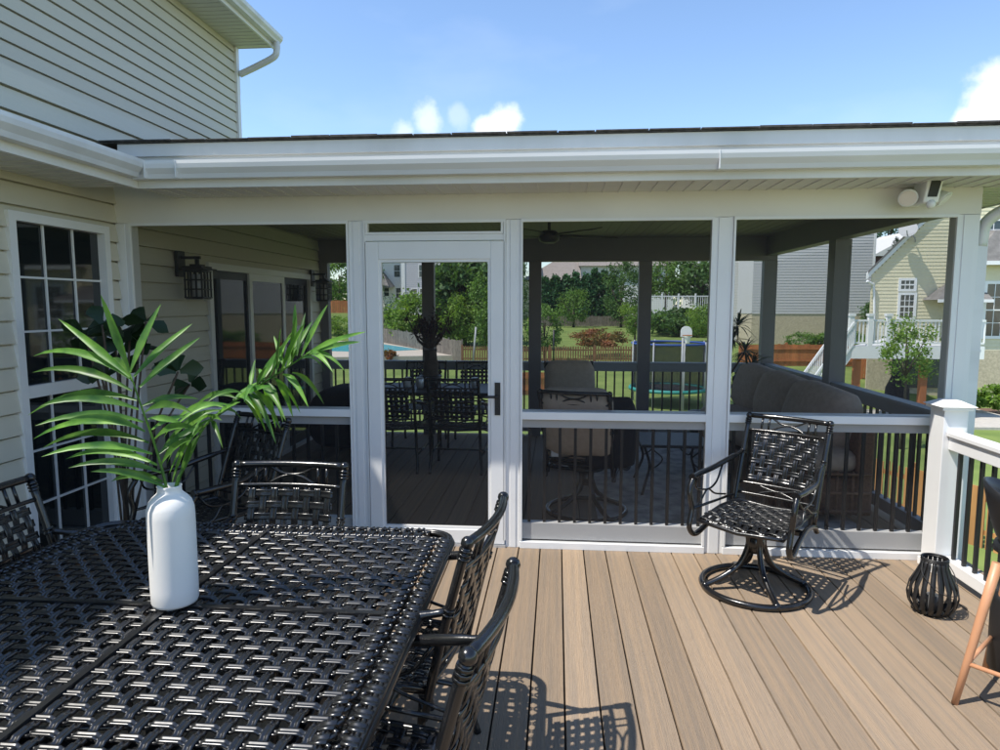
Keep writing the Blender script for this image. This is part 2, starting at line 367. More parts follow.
# front posts with small beads
fp=[(-2.94,-2.845),(-1.335,-1.236),(-.303,-.208),(1.0,1.118),(2.445,2.568)]
for (a,b) in fp:
    g=MB(); g.box(a,b,YW,YW+D,0.0,HB); g.box(a+.028,b-.028,YW-.006,YW,.001,HB-.002); P('post',g,bevel=.002)
g=MB(); g.box(-2.94,2.568,YW-.004,YW+.14,HB+.001,HT+.12); P('header',g,BEIGE)
g=MB()
for a,b in zip(fp[:-1],fp[1:]):
    g.box(a[1]+.001,b[0]-.001,YW-.012,YW+.02,HB-.018,HB); g.box(a[1]+.001,a[1]+.014,YW-.012,YW+.02,.05,HB-.018) ; g.box(b[0]-.014,b[0]-.001,YW-.012,YW+.02,.05,HB-.018)
P('screen_trim',g)
for a,b in ((fp[0],fp[1]),(fp[2],fp[3]),(fp[3],fp[4])):
    g=MB(); g.box(a[1]+.0,b[0],YW-.016,YW+.03,0,.045); P('sill',g,bevel=.002)
    g=MB(); g.poly([(a[1]+.01,YW+.006,.04),(b[0]-.01,YW+.006,.04),(b[0]-.01,YW+.006,HB-.01),(a[1]+.01,YW+.006,HB-.01)]); P('screen',g,SCREEN)
    # exterior chair-rail bar on the screens
    rl=MB(); rl.box(a[1],b[0],YW+.02,YW+.085,.815,.90); rl.box(a[1],b[0],YW+.012,YW+.095,.90,.925); ro=P('railing',rl,WHITE)
    q=MB(); q.box(a[1]+.002,b[0]-.002,YW-.010,YW+.004,.872,.922); q.build('face_strip',WHITE,ro,bevel=.002)
    q=MB(); q.box(a[1],b[0],YW+.02,YW+.085,.055,.165); q.build('bottom_rail',WHITE,ro)
    x=a[1]+.06
    while x<b[0]-.03:
        q=MB(); q.box(x-.0095,x+.0095,YW+.04,YW+.059,.165,.815); q.build('baluster',BLACKM,ro); x+=.1015
# right side & back framing
def sidebay(pa,pb,lab,bal=True,stuff=False,low=0):
    a=Vector(pa); b=Vector(pb); d=(b-a).normalized()
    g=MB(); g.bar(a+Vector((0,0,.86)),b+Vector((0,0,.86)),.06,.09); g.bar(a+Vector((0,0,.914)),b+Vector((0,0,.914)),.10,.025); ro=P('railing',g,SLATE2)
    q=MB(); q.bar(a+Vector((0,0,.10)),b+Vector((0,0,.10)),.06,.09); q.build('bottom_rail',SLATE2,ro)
    L=(b-a).length; n=int(L/.1015); allb=MB()
    for i in range(n):
        p=a+d*(L*(i+.5)/n); q=allb if stuff else MB()
        q.box(p.x-.0095,p.x+.0095,p.y-.0095,p.y+.0095,.145,.815)
        if not stuff: q.build('baluster',BLACKM,ro)
    if stuff: o=allb.build('baluster',BLACKM,ro); o['kind']='stuff'
    n=Vector((-d.y,d.x,0))*.0
    s=MB(); s.poly([a+n+Vector((0,0,.03)),b+n+Vector((0,0,.03)),b+n+Vector((0,0,2.14)),a+n+Vector((0,0,2.14))]); 
    for i in range(len(s.v)): s.v[i]=s.v[i]+ (Vector((.045,0,0)) if abs(d.y)>.5 else Vector((0,.045,0)))
    P('screen',s,SCREENB)
px=[-2.90,-1.56,-.24,1.08,2.53]
for x in px: 
    w=.075
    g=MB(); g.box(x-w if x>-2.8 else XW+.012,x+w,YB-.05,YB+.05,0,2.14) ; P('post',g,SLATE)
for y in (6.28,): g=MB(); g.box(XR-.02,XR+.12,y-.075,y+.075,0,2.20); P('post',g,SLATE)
for a,b in zip(px[:-1],px[1:]): sidebay((a+.076,YB,0),(b-.076,YB,0),'',stuff=True)
sidebay((2.55,YW+D+.002,0),(2.55,6.204,0),''); sidebay((2.55,6.356,0),(2.55,YB-.052,0),'')
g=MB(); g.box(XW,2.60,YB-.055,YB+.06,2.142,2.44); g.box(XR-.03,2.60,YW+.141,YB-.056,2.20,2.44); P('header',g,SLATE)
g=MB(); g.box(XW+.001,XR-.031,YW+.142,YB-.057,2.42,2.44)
x=XW+.1
while x<2.45: g.box(x,x+.008,YW+.15,YB-.06,2.416,2.421); x+=.1
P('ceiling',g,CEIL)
# soffit, fascia, gutter, roof
g=MB(); g.box(-2.50,3.10,3.935,YW-.005,HT-.004,HT+.006); g.box(2.601,3.10,YW-.004,8.5,HT-.004,HT+.006)
x=-2.5
while x<3.08: g.box(x,x+.008,3.937,YW-.006,HT-.009,HT-.0035); x+=.1
y=YW
while y<8.4: g.box(2.602,3.09,y,y+.008,HT-.009,HT-.0035); y+=.1
P('soffit',g,SOFFIT)
g=MB(); g.box(-2.515,3.12,3.905,3.934,HT-.012,2.555); g.box(-2.6,3.12,3.885,3.905,2.50,2.575); g.box(3.10,3.12,3.935,8.5,HT-.012,2.6); P('fascia',g,FASC,bevel=.002)
g=MB(); g.prism([(-2.49,3.905-u,2.362+v) for u,v in gutter_prof(.10,.098)],(5.65,0,0)); 
P('gutter',g,WHITE2)
for q_ in (-2.39,-2.2,.9): g=MB(); g.box(q_,q_+.005,3.802,3.9,2.3605,2.4615); P('gutter_seam',g,WHITE2)
g=MB(); g.quadbox([(-4.19,3.87,2.576),(3.15,3.87,2.576),(3.15,8.9,3.2),(-4.19,8.9,3.2),(-4.19,3.87,2.584),(3.15,3.87,2.584),(3.15,8.9,3.22),(-4.19,8.9,3.22)])
x=-2.7
while x<3.1:
    ww=R.uniform(.2,.34); e=R.uniform(0,.012); zz=R.uniform(.004,.011); g.box(x,min(x+ww-.006,3.15),3.862-e,4.1,2.585,2.585+zz); x+=ww
P('roof',g,SHINGLE)
g=MB(); g.quadbox([(3.06,3.93,2.35),(3.11,3.93,2.35),(3.11,8.5,2.35),(3.06,8.5,2.35),(3.06,3.93,2.57),(3.11,3.93,2.57),(3.11,8.5,3.12),(3.06,8.5,3.12)]); P('rake_board',g,WHITE)
# porch downspout
g=MB(); pts=bez([(3.0,3.87,2.37),(2.97,3.90,2.31),(2.85,4.05,2.255),(2.70,4.24,2.20),(2.615,4.335,2.12),(2.602,4.36,1.98)],6)
g.tube(pts,.036,4); g.box(2.572,2.632,4.335,4.385,-2.9,2.0); g.box(2.569,2.636,4.332,4.388,1.33,1.345); P('downspout',g,WHITE2)
# door
dx0,dx1=-1.229,-.310
g=MB(); g.box(-1.235,-.304,YW-.004,YW+.08,2.035,2.075); P('door_head',g)
g=MB(); g.box(-1.22,-.32,YW-.01,YW+.03,2.076,2.09); g.box(-1.22,-1.205,YW-.01,YW+.03,2.09,2.147); g.box(-.335,-.32,YW-.01,YW+.03,2.09,2.147); P('transom_trim',g)
g=MB(); g.poly([(-1.2,YW+.006,2.09),(-.335,YW+.006,2.09),(-.335,YW+.006,2.15),(-1.2,YW+.006,2.15)]); P('screen',g,SCREEN)
g=MB(); g.box(-1.235,-.304,YW-.02,YW+.1,0,.018); P('threshold',g,SILVER)
g=MB(); g.box(dx0,dx0+.092,YW-.012,YW+.03,.022,2.03); g.box(dx1-.092,dx1,YW-.012,YW+.03,.022,2.03); g.box(dx0+.092,dx1-.092,YW-.012,YW+.03,1.915,2.03); g.box(dx0+.092,dx1-.092,YW-.012,YW+.03,.022,.115)
door=P('screen_door',g,bevel=.003)
g=MB(); a,b=dx0+.092,dx1-.092
for (p,q,r,s) in ((a,a+.018,.115,1.915),(b-.018,b,.115,1.915),(a+.018,b-.018,1.897,1.915),(a+.018,b-.018,.115,.133)): g.box(p,q,YW-.004,YW+.02,r,s)
g.build('bead',WHITE,door)
g=MB(); g.poly([(a,YW+.008,.12),(b,YW+.008,.12),(b,YW+.008,1.91),(a,YW+.008,1.91)]); g.build('screen',SCREEN,door)
g=MB(); hx=dx1-.046; g.box(hx-.018,hx+.018,YW-.022,YW-.0125,.90,1.115); g.tube([(hx,YW-.02,1.025),(hx,YW-.06,1.025),(hx-.12,YW-.062,1.025)],.009,8); g.tube([(hx,YW-.024,.94),(hx,YW-.03,.94)],.012,12)
g.build('handle',BLACKM,door)
# ------------------------------------------------------------ floodlight camera
fl=thing('floodlight_camera',(2.19,4.28,2.2),'white security camera with two round floodlights above the porch corner','security camera')
g=MB(); g.box(2.10,2.20,4.285,4.315,2.21,2.31); g.build('mount',PLASTIC,fl,bevel=.008)
c=at(928.5,190,4.15)
g=MB(); K=1.35
def cb(x0,x1,yb,yt,z0,z1,dz): return [c+Vector((x0*K,yb*K,z0*K)),c+Vector((x1*K,yb*K,z0*K)),c+Vector((x1*K,dz,z0*K)),c+Vector((x0*K,dz,z0*K)),c+Vector((x0*K+.012,yt*K,z1*K)),c+Vector((x1*K+.014,yt*K,z1*K)),c+Vector((x1*K+.01,dz,z1*K)),c+Vector((x0*K+.01,dz,z1*K))]
g.quadbox(cb(-.034,.030,-.03,-.045,-.058,.055,.09)); g.build('camera_body',PLASTIC,fl,bevel=.01)
g=MB(); g.quadbox(cb(-.020,.018,-.036,-.0485,-.034,.040,-.03)); g.build('lens',BLACKM,fl)
g=MB(); g.sphere(c+Vector((0,-.035,-.085)),.026,8); g.build('motion_sensor',PLASTIC,fl)
for (q,dirv) in ((at(908,198,4.17),Vector((-.35,-.9,-.45))),(at(944,199,4.2),Vector((.55,-.45,-.75)))):
    dirv.normalize(); g=MB(); b0=q-dirv*.05
    g.tube([b0,q-dirv*.01,q,q+dirv*.004],[.024,.044,.053,.051],18); ho=g.build('lamp_head',PLASTIC,fl)
    g=MB(); g.tube([q+dirv*.005,q+dirv*.009],.044,18); g.build('lens',LENS if q.x<2.2 else PLASTIC,ho)
    g=MB(); g.tube([b0,Vector((2.15,4.27,2.25))],.008,8); g.build('arm',PLASTIC,fl)
# ------------------------------------------------------------ wall lanterns
wl=thing('wall_lantern',(XW+.02,5.02,1.66),'black caged wall lantern nearer the deck, left of the sliding door','wall lantern','wall lanterns beside the sliding door')
g=MB(); g.box(0.0,.03,-.06,.06,.20,.42); g.build('backplate',BLACKM,wl,world=False,bevel=.004)
g=MB(); g.box(.03,.20,-.012,.012,.350,.375); g.box(.155,.185,-.0125,.0125,.304,.349); g.build('arm',BLACKM,wl,world=False)
g=MB()
q=.075; 
for sx in (-1,-.33,.33,1):
    for sy in (-1,-.33,.33,1):
        if max(abs(sx),abs(sy))==1: g.box(.17+sx*q-.006,.17+sx*q+.006,sy*q-.006,sy*q+.006,.02,.25)
for z in (.02,.09,.17,.245):
    for a in (-1,1):
        g.box(.17-q-.008,.17+q+.008,a*q-.008,a*q+.008,z-.006,z+.006); g.box(.17+a*q-.0085,.17+a*q+.0085,-q+.008,q-.008,z-.0055,z+.0055)
g.box(.17-.115,.17+.115,-.115,.115,.256,.268); g.box(.17-.085,.17+.085,-.085,.085,.2685,.288); g.box(.17-.045,.17+.045,-.045,.045,.2885,.305); g.box(.17-q,.17+q,-q,q,.005,.013); g.build('cage',BLACKM,wl,world=False)
g=MB(); g.lathe([(.05,.02),(.05,.22)],12,(.17,0,0)); g.build('glass',mat('seeded_glass',(.5,.5,.48),.2),wl,world=False)
wl.scale=(.9,.9,.9)
dup(wl,(XW+.02,7.85,1.66),0,'black caged wall lantern at the far end of the porch wall','wall lanterns beside the sliding door')
# ------------------------------------------------------------ ceiling fan
fan=thing('ceiling_fan',(-.05,6.15,2.2),'dark ceiling fan under the screened porch ceiling','ceiling fan')
g=MB(); g.tube([(0,0,.22),(0,0,.08)],.015,8); g.lathe([(.05,-.02),(.09,.0),(.1,.05),(.06,.09)],20); g.build('motor',BLACKM,fan,world=False)
for k in range(5):
    a=2*math.pi*k/5+.35; ca,sa=math.cos(a),math.sin(a)
    g=MB(); pts=[]
    for (r,w) in ((.1,.03),(.2,.055),(.6,.07),(.66,.05)): pts.append((r,w))
    L=[(r*ca-w*sa,r*sa+w*ca,.045+.012) for r,w in pts]; Rr=[(r*ca+w*sa,r*sa-w*ca,.045-.012) for r,w in reversed(pts)]
    g.prism(L+Rr,(0,0,.008)); g.build('blade',BLACKM,fan,world=False)
# ------------------------------------------------------------ white deck rail
rl=thing('deck_railing',(2.48,2,0),'white deck railing with black balusters and capped newel post right of the porch','railing')
nx0,nx1,ny0,ny1=2.318,2.455,4.10,4.25
g=MB(); g.box(nx0,nx1,ny0,ny1,-.3,1.0); nw=g.build('newel_post',WHITE,rl,bevel=.004)
g=MB(); g.box(nx0-.02,nx1+.02,ny0-.02,ny1+.02,1.0,1.022)
cxn,cyn=(nx0+nx1)/2,(ny0+ny1)/2
g.quadbox([(nx0-.035,ny0-.035,1.022),(nx1+.035,ny0-.035,1.022),(nx1+.035,ny1+.03,1.022),(nx0-.035,ny1+.03,1.022),(nx0+.03,ny0+.03,1.055),(nx1-.03,ny0+.03,1.055),(nx1-.03,ny1-.03,1.055),(nx0+.03,ny1-.03,1.055)])
g.build('cap',WHITE,nw,bevel=.003)
g=MB(); g.box(nx0-.012,nx1+.012,ny0-.012,ny1+.012,0.0,.05); g.build('base_trim',WHITE,nw,bevel=.003)
g=MB(); g.box(cxn-.05,cxn+.05,-3.4,ny0-.001,.845,.872); g.box(cxn-.035,cxn+.035,-3.4,ny0-.001,.765,.845); g.build('top_rail',WHITE,rl,bevel=.004)
g=MB(); g.box(cxn-.035,cxn+.035,-3.4,ny0-.013,.045,.115); g.build('bottom_rail',WHITE,rl,bevel=.004)
y=ny0-.07
while y>0.2: MB().box(cxn-.0095,cxn+.0095,y-.0095,y+.0095,.115,.765).build('baluster',BLACKM,rl); y-=.1015
# ------------------------------------------------------------ dining table
TX0,TX1,TY0,TY1=-1.89,-.37,1.08,2.60; TZ=.72
tb=thing('dining_table',((TX0+TX1)/2,(TY0+TY1)/2,0),'large square black woven cast metal table in the foreground holding the white vase','table')
hw=(TX1-TX0)/2
def weave(mb,fn,U,V,pitch,w,A,prof,samples=4,ubias=0,gain=1.5,prof2=None):
    """plain weave; fn(u,v)->(point,eu,ev,n) with u in 0..U, v in 0..V metres"""
    nu=int(round(U/pitch)); nv=int(round(V/pitch)); pu=U/nu; pv=V/nv
    for j in range(nv):
        v=(j+.5)*pv; P_=[];S_=[];N_=[]
        for i in range(nu*samples+1):
            u=i/samples*pu; c=math.cos(math.pi*(i/samples-.5+j)); h=A*max(-1,min(1,gain*c+ubias))
            p,eu,ev,n=fn(u,v); P_.append(p+n*h); S_.append(ev); N_.append(n)
        mb.sweep(P_,S_,N_,prof)
    for j in range(nu):
        u=(j+.5)*pu; P_=[];S_=[];N_=[]
        for i in range(nv*samples+1):
            v=i/samples*pv; c=-math.cos(math.pi*(i/samples-.5+j)); h=A*max(-1,min(1,gain*c-ubias))
            p,eu,ev,n=fn(u,v); P_.append(p+n*h); S_.append(eu*-1); N_.append(n)
        mb.sweep(P_,S_,N_,prof2 or prof)
def ridge2(w,h): k=w/2; return [(-k,-.003),(-k,.001),(-.85*k,h),(-.4*k,h),(-.22*k,h*.2),(.22*k,h*.2),(.4*k,h),(.85*k,h),(k,.001),(k,-.003)]
def ridge(w,h=.005):
    k=w/2
    return [(-k,-.003),(-k,.001),(-k*.9,h*.8),(-k*.7,h),(-k*.5,h*.75),(-k*.33,h*.1),(-k*.16,h*.75),(0,h),(k*.16,h*.75),(k*.33,h*.1),(k*.5,h*.75),(k*.7,h),(k*.9,h*.8),(k,.001),(k,-.003)]
inn=hw-.095
def tf(u,v): return Vector((u-inn,v-inn,TZ-.012)),Vector((1,0,0)),Vector((0,1,0)),Vector((0,0,1))
g=MB(); weave(g,tf,2*inn,2*inn,.0475,.0245,.0026,ridge2(.020,.0034),10,.9,5,ridge2(.022,.0034))
g.build('woven_top',BLACKT,tb,world=False)
# border: rounded-square rails
def rsq(h,r,n=8):
    pts=[]
    for (cx_,cy_,a0) in ((h-r,h-r,0),(-h+r,h-r,90),(-h+r,-h+r,180),(h-r,-h+r,270)):
        for i in range(n+1): a=rad(a0+90*i/n); pts.append(Vector((cx_+r*math.cos(a),cy_+r*math.sin(a),0)))
    return pts
g=MB()
for (h,r,z,rr) in ((hw-.006,.11,TZ-.014,.007),(hw-.018,.10,TZ-.011,.007),(hw-.030,.09,TZ-.013,.006),(hw-.083,.05,TZ-.013,.006),(hw-.093,.045,TZ-.012,.006)):
    g.tube([p+Vector((0,0,z)) for p in rsq(h,r)],rr,8,closed=True)
g.tube([p+Vector((0,0,TZ-.03)) for p in rsq(hw-.004,.11)],.012,8,closed=True)
rim=g.build('rim',BLACKT,tb,world=False)
pr=ridge2(.033,.004)
for sgn in (-1,1):
    a=sgn*(hw-.108); b=sgn*(hw-.004)
    for ax in (0,1):
        g=MB(); k=-hw+.14
        def V3(p,q,z): return Vector((p,q,z)) if ax==0 else Vector((q,p,z))
        sd=Vector((0,1,0)) if ax==0 else Vector((1,0,0))
        while k<hw-.13:
            for TT in ((0,.17,.36),(.64,.83,1.0)): g.sweep([V3(a+(b-a)*t,k,TZ-.008+.006*math.sin(math.pi*t)) for t in TT],[sd*.95]*3,[Vector((0,0,1))]*3,pr)
            c0=V3((a+b)/2,k+.024,TZ-.008)
            for (du,dv) in ((1,1),(1,-1),(-1,1),(-1,-1)): g.tube([c0+V3(.004*du,.003*dv,0),c0+V3(.022*du,.018*dv,0)],.0055,6)
            k+=.0475
        g.build('rim_lattice',BLACKT,tb,world=False)
g=MB(); g.box(-hw+.1,hw-.1,-.009,.009,TZ-.012,TZ-.001); g.box(-.009,.009,-hw+.1,hw-.1,TZ-.0125,TZ-.0015); g.lathe([(.04,TZ-.015),(.04,TZ-.001),(.03,TZ+.001)],20); g.build('seam_bar',BLACKT,tb,world=False)
for sx in (-1,1):
    for sy in (-1,1):
        g=MB(); g.tube(bez([(sx*(hw-.16),sy*(hw-.16),TZ-.03),(sx*(hw-.17),sy*(hw-.17),.4),(sx*(hw-.13),sy*(hw-.13),.12),(sx*(hw-.10),sy*(hw-.10),0)],5),.024,10); g.build('leg',BLACKT,tb,world=False)
g=MB(); 
for a in (-1,1): g.box(-hw+.15,hw-.15,a*(hw-.16)-.012,a*(hw-.16)+.012,TZ-.06,TZ-.025); g.box(a*(hw-.16)-.012,a*(hw-.16)+.012,-hw+.18,hw-.18,TZ-.061,TZ-.026)
g.build('apron',BLACKT,tb,world=False)
# ------------------------------------------------------------ chairs
FLAT=[(-.0145,-.002),(-.0145,.001),(-.0125,.0022),(-.007,.0022),(-.005,.0012),(.005,.0012),(.007,.0022),(.0125,.0022),(.0145,.001),(.0145,-.002)]
def make_chair(kind,label,group,ht=.93,cushion=None,name=None):
    sw=(kind=='swivel')
    t=thing(name or ('swivel_rocker' if sw else 'patio_armchair'),(0,0,0),label,'chair',group)
    zs=.43; rec=.17 if sw else .115; wz=.235
    def back(s,z):   # stile centre-line y
        k=(z-.40)/(ht-.40); return .235+rec*k+.02*k*k
    bow=.03
    def bp(x,z,o=0):
        return Vector((x*(1+.03*(z-.4)), back(0,z)+bow*(1-(x/wz)**2)*min(1,max(0,(z-.4)/.2))+o, z))
    # back frame
    g=MB()
    for s in (-1,1):
        g.tube([bp(s*wz,.36+(ht-.36)*i/8) for i in range(9)],.0145,10)
        for zz in (ht-.035,ht-.022,ht-.048,.72,.705): g.tube([bp(s*wz,zz-.004),bp(s*wz,zz+.004)],.0195,10)
    g.tube([bp(wz*(i/6-1)*1.0,ht) for i in range(13)],.0150,10)
    for s in (-1,1): g.sphere(bp(s*wz,ht),.0205,6)
    g.tube([bp(wz*(i/6-1),ht-.085) for i in range(13)],.009,8)
    g.tube([bp(wz*(i/6-1),.535) for i in range(13)],.009,8)
    g.tube([bp(wz*(i/6-1),.475) for i in range(13)],.009,8)
    g.build('back_frame',BLACK,t,world=False)
    g=MB()
    for s in (-1,1):
        g.tube(bez([bp(-.10,ht-.008),bp(-.05,ht-.035),bp(0,ht-.043),bp(.05,ht-.035),bp(.10,ht-.008)] if s>0 else [bp(-.10,ht-.08),bp(-.05,ht-.055),bp(0,ht-.045),bp(.05,ht-.055),bp(.10,ht-.08)],4),.006,6)
        g.tube([bp(s*.155,ht),bp(s*.155,ht-.085)],.007,6); g.tube([bp(s*.115,ht),bp(s*.115,ht-.085)],.007,6)
    g.build('back_ornament',BLACK,t,world=False)
    g=MB()
    for s in (-1,1): g.tube(bez([bp(-.12,.530 if s>0 else .48),bp(0,.508),bp(.12,.530 if s>0 else .48)],5),.006,6)
    g.build('lower_ornament',BLACK,t,world=False)
    # woven back
    z0,z1=.545,ht-.095; W=.38
    def bf(u,v):
        x=u-W/2; z=z0+v; p=bp(x,z); e=.002
        eu=(bp(x+e,z)-bp(x-e,z)).normalized(); ev=(bp(x,z+e)-bp(x,z-e)).normalized(); n=eu.cross(ev).normalized()
        return p,eu,ev,n
    g=MB(); weave(g,bf,W,z1-z0,.0465,.03,.0022,FLAT,4)
    g.build('backrest',BLACK,t,world=False)
    # seat
    D0,D1=-.245,.225; Ws=.45
    def sf(u,v):
        y=D0+v; x=(u-Ws/2)*(1.04-.10*v/.47); z=zs+.012*math.cos(3*(v-.2))-.015*math.exp(-(x/.15)**2) - (.03*max(0,(.07-v)/.07)**2)
        return Vector((x,y,z)),Vector((1,0,0)),Vector((0,1,0)),Vector((0,0,1))
    g=MB(); weave(g,sf,Ws,D1-D0,.0465,.03,.0022,FLAT,4); g.build('seat',BLACK,t,world=False)
    g=MB(); fr=[sf(0,0)[0],sf(Ws/2,0)[0]+Vector((0,-.02,0)),sf(Ws,0)[0],sf(Ws,.25)[0],sf(Ws,.47)[0],sf(Ws/2,.47)[0],sf(0,.47)[0],sf(0,.25)[0]]
    fr2=[]
    for i in range(len(fr)):
        fr2+= [fr[i],(fr[i]+fr[(i+1)%len(fr)])/2]
    g.tube(fr2,.012,8,closed=True); g.build('seat_frame',BLACK,t,world=False)
    for s in (-1,1):
        X=s*.275
        g=MB(); g.tube(bez([bp(s*wz,.715),(s*.262,.17,.685),(X+s*.015,.04,.655),(X+s*.018,-.12,.65),(X+s*.01,-.225,.648)],5),[.012]*3+[.0165]*15+[.015]*3,10)
        g.tube([(X+s*.01,-.222,.648),(X+s*.01,-.236,.648)],.021,10)
        g.tube(bez([(X,-.20,.63),(X+s*.02,-.16,.57),(X,-.05,.545),(X,.06,.57),(X,.13,.655)],4),.006,6)
        g.tube(bez([(X,-.23,.47),(X+s*.01,-.13,.48),(X,-.06,.545),(X,.04,.50),(X-s*.01,.17,.47)],4),.006,6)
        g.build('armrest',BLACK,t,world=False)
        if sw:
            g=MB(); g.tube(bez([(X+s*.01,-.22,.642),(X+s*.012,-.26,.57),(X,-.25,.47),(X,-.275,.37),(X-s*.005,-.21,.315),(X-s*.02,-.08,.35),(X-s*.03,.08,.385),(X-s*.03,.20,.37),(X-s*.03,.25,.33)],5),.0155,8)
            g.tube([(X,-.25,.47),(X-s*.03,.23,.46)],.008,6)
            g.build('side_scroll',BLACK,t,world=False)
        else:
            g=MB(); g.tube(bez([(X+s*.01,-.22,.642),(X+s*.008,-.25,.56),(X,-.245,.45),(X,-.26,.25),(X+s*.005,-.28,0)],4),.0135,8); g.tube([(X,-.248,.47),(s*wz,.235,.46)],.008,6); g.build('leg',BLACK,t,world=False)
            g=MB(); g.tube(bez([(s*wz,.225,.42),(s*wz,.215,.25),(s*.25,.245,.08),(s*.25,.27,0)],4),.0135,8); g.build('leg',BLACK,t,world=False)
    if sw:
        g=MB(); g.lathe([(.03,.335),(.13,.345),(.14,.365),(.12,.38)],20); g.bar((-.24,0,.385),(.24,0,.385),.05,.02); g.bar((0,-.2,.387),(0,.2,.387),.05,.02); g.build('swivel_plate',BLACK,t,world=False)
        g=MB(); g.lathe([(.045,.22),(.05,.27),(.045,.34)],16)
        for k in range(4):
            a=math.pi/4+k*math.pi/2; c,s_=math.cos(a),math.sin(a)
            g.tube(bez([(.05*c,.05*s_,.335),(.045*c,.045*s_,.26),(.09*c,.09*s_,.15),(.18*c,.18*s_,.08),(.25*c,.25*s_,.045),(.29*c,.29*s_,.03)],4),.0175,8); g.sphere((.052*c,.052*s_,.335),.022,6); g.sphere((.285*c,.285*s_,.026),.023,6)
        g.build('pedestal',BLACK,t,world=False)
        g=MB(); g.tube([(.29*math.cos(2*math.pi*i/48),.29*math.sin(2*math.pi*i/48),.020) for i in range(48)],.018,10,closed=True); g.build('base_ring',BLACK,t,world=False)
    else:
        g=MB(); g.tube([(-.27,-.255,.2),(-.245,.235,.18)],.009,6); g.tube([(.27,-.255,.2),(.245,.235,.18)],.009,6); g.tube([(-.258,0,.19),(.258,0,.19)],.009,6); g.tube(bez([(-.26,-.245,.33),(0,-.25,.40),(.26,-.245,.33)],5),.008,6)
        g.build('stretcher',BLACK,t,world=False)
    if cushion:
        g=MB(); pillow(g,Vector((0,-.02,.50)),Vector((.26,0,0)),Vector((0,.25,0)),Vector((0,0,.075))); g.build('seat_cushion',cushion,t,world=False)
        g=MB(); a=bp(0,.75)+Vector((0,-.06,0)); pillow(g,a+Vector((0,0,.02)),Vector((.25,0,0)),Vector((0,.07,.26)),Vector((0,-.085,.02))); g.build('back_cushion',cushion,t,world=False)
    return t
def pillow(mb,c,ax,ay,az,n=14,e=.35):
    # superellipsoid cushion
    def sp(v,p): return math.copysign(abs(v)**p,v)
    b=len(mb.v); M=n*2
    for i in range(n+1):
        ph=-math.pi/2+math.pi*i/n
        for j in range(M):
            th=2*math.pi*j/M
            x=sp(math.cos(ph),.55)*sp(math.cos(th),e); y=sp(math.cos(ph),.55)*sp(math.sin(th),e); z=sp(math.sin(ph),.8)
            wob=1+.02*math.sin(7*th+3*ph)
            mb.v.append(c+ax*x*wob+ay*y*wob+az*z)
    for i in range(n):
        for j in range(M):
            l=(j+1)%M; mb.f.append((b+i*M+j,b+i*M+l,b+(i+1)*M+l,b+(i+1)*M+j)); mb.s.append(True)
GD='black woven armchairs drawn up to the dining table'
c0=make_chair('dining','black woven armchair at far right corner of the table, nearest the screen door',GD)
c0.location=(-.56,2.15,0); c0.rotation_euler=(0,0,rad(-98))
dup(c0,(-.48,1.52,0),rad(-97),'black woven armchair at lower right of the table with its back to the open deck',GD)
dup(c0,(-1.115,2.36,0),rad(0),'black woven armchair behind the table facing the camera',GD)
dup(c0,(-1.68,2.24,0),rad(96),'black woven armchair at the left of the table beside the house window',GD)
GS='black swivel rockers standing on the deck'
s0=make_chair('swivel','black swivel rocker with round ring base on open deck before the screened porch',GS)
s0.location=(1.17,3.78,0); s0.rotation_euler=(0,0,rad(-38))
dup(s0,(-1.98,3.55,0),rad(-28),'black swivel rocker behind the palm, between table and porch wall',GS)
# ------------------------------------------------------------ vase + palm
vc=Vector((-1.122,1.85,TZ+.002))
vs=MB(); prof=[(.001,.004),(.062,0),(.070,.002),(.0735,.010),(.0745,.05),(.0745,.27),(.073,.295),(.066,.315),(.054,.329),(.043,.338),(.038,.344),(.037,.356),(.039,.362),(.035,.363),(.033,.35),(.001,.34)]
vs.lathe([(a_*.9,b_) for a_,b_ in prof],48,vc); tag(vs.build('vase',VASE),'tall matte white bottle-shaped vase on the dining table','vase')
def C5(x,y,Y=1.83): return at(x/2.703,280+y/2.703,Y)
def frond(name,label,rach,leaves,w0=.024):
    t=thing(name,rach[0],label,'palm frond','palm fronds in the white vase')
    pts=bez(rach,6); g=MB(); n=len(pts); g.tube(pts,[.0055*(1-.65*i/(n-1)) for i in range(n)],8); g.build('stem',L_PALM,t)
    g=MB()
    for (b,tp,w,sag,nr) in leaves: g.leaf(b,tp,w,sag,nr,8,.26,.38)
    g.build('leaflets',L_PALM,t)
# frond 1
r1=[Vector((vc.x+.0,vc.y,vc.z+.2)),C5(452,572,1.83),C5(420,450,1.82),C5(385,350,1.80),C5(355,262,1.78)]
lv=[]
raw=[((350,245),(272,40),-.02,.1),((352,262),(158,105),.05,-.16),((352,250),(435,65),.06,.1),((362,262),(520,118),.10,.12),((378,290),(541,155),.12,.05),
((355,268),(90,206),.10,-.25),((357,300),(88,250),.02,-.10),((370,325),(75,366),.05,-.28),((375,350),(110,340),-.06,-.02),((388,384),(95,394),-.10,-.12),((382,402),(90,430),.04,-.25),((392,410),(180,378),-.12,-.18),
((403,440),(112,456),.05,-.28),((412,470),(112,478),-.08,-.2),((425,500),(178,484),.04,-.15),((436,520),(185,508),-.05,-.1),((446,560),(245,518),-.06,-.1),((440,545),(300,545),.04,0),
((385,340),(537,322),.06,.12),((392,358),(520,360),-.08,.12),((400,375),(500,395),.02,.15),((410,405),(520,372),.10,.1),((418,430),(530,400),-.06,.1),((430,470),(560,380),.08,.12),((436,500),(520,430),-.05,.1),((360,275),(300,215),.1,.08)]
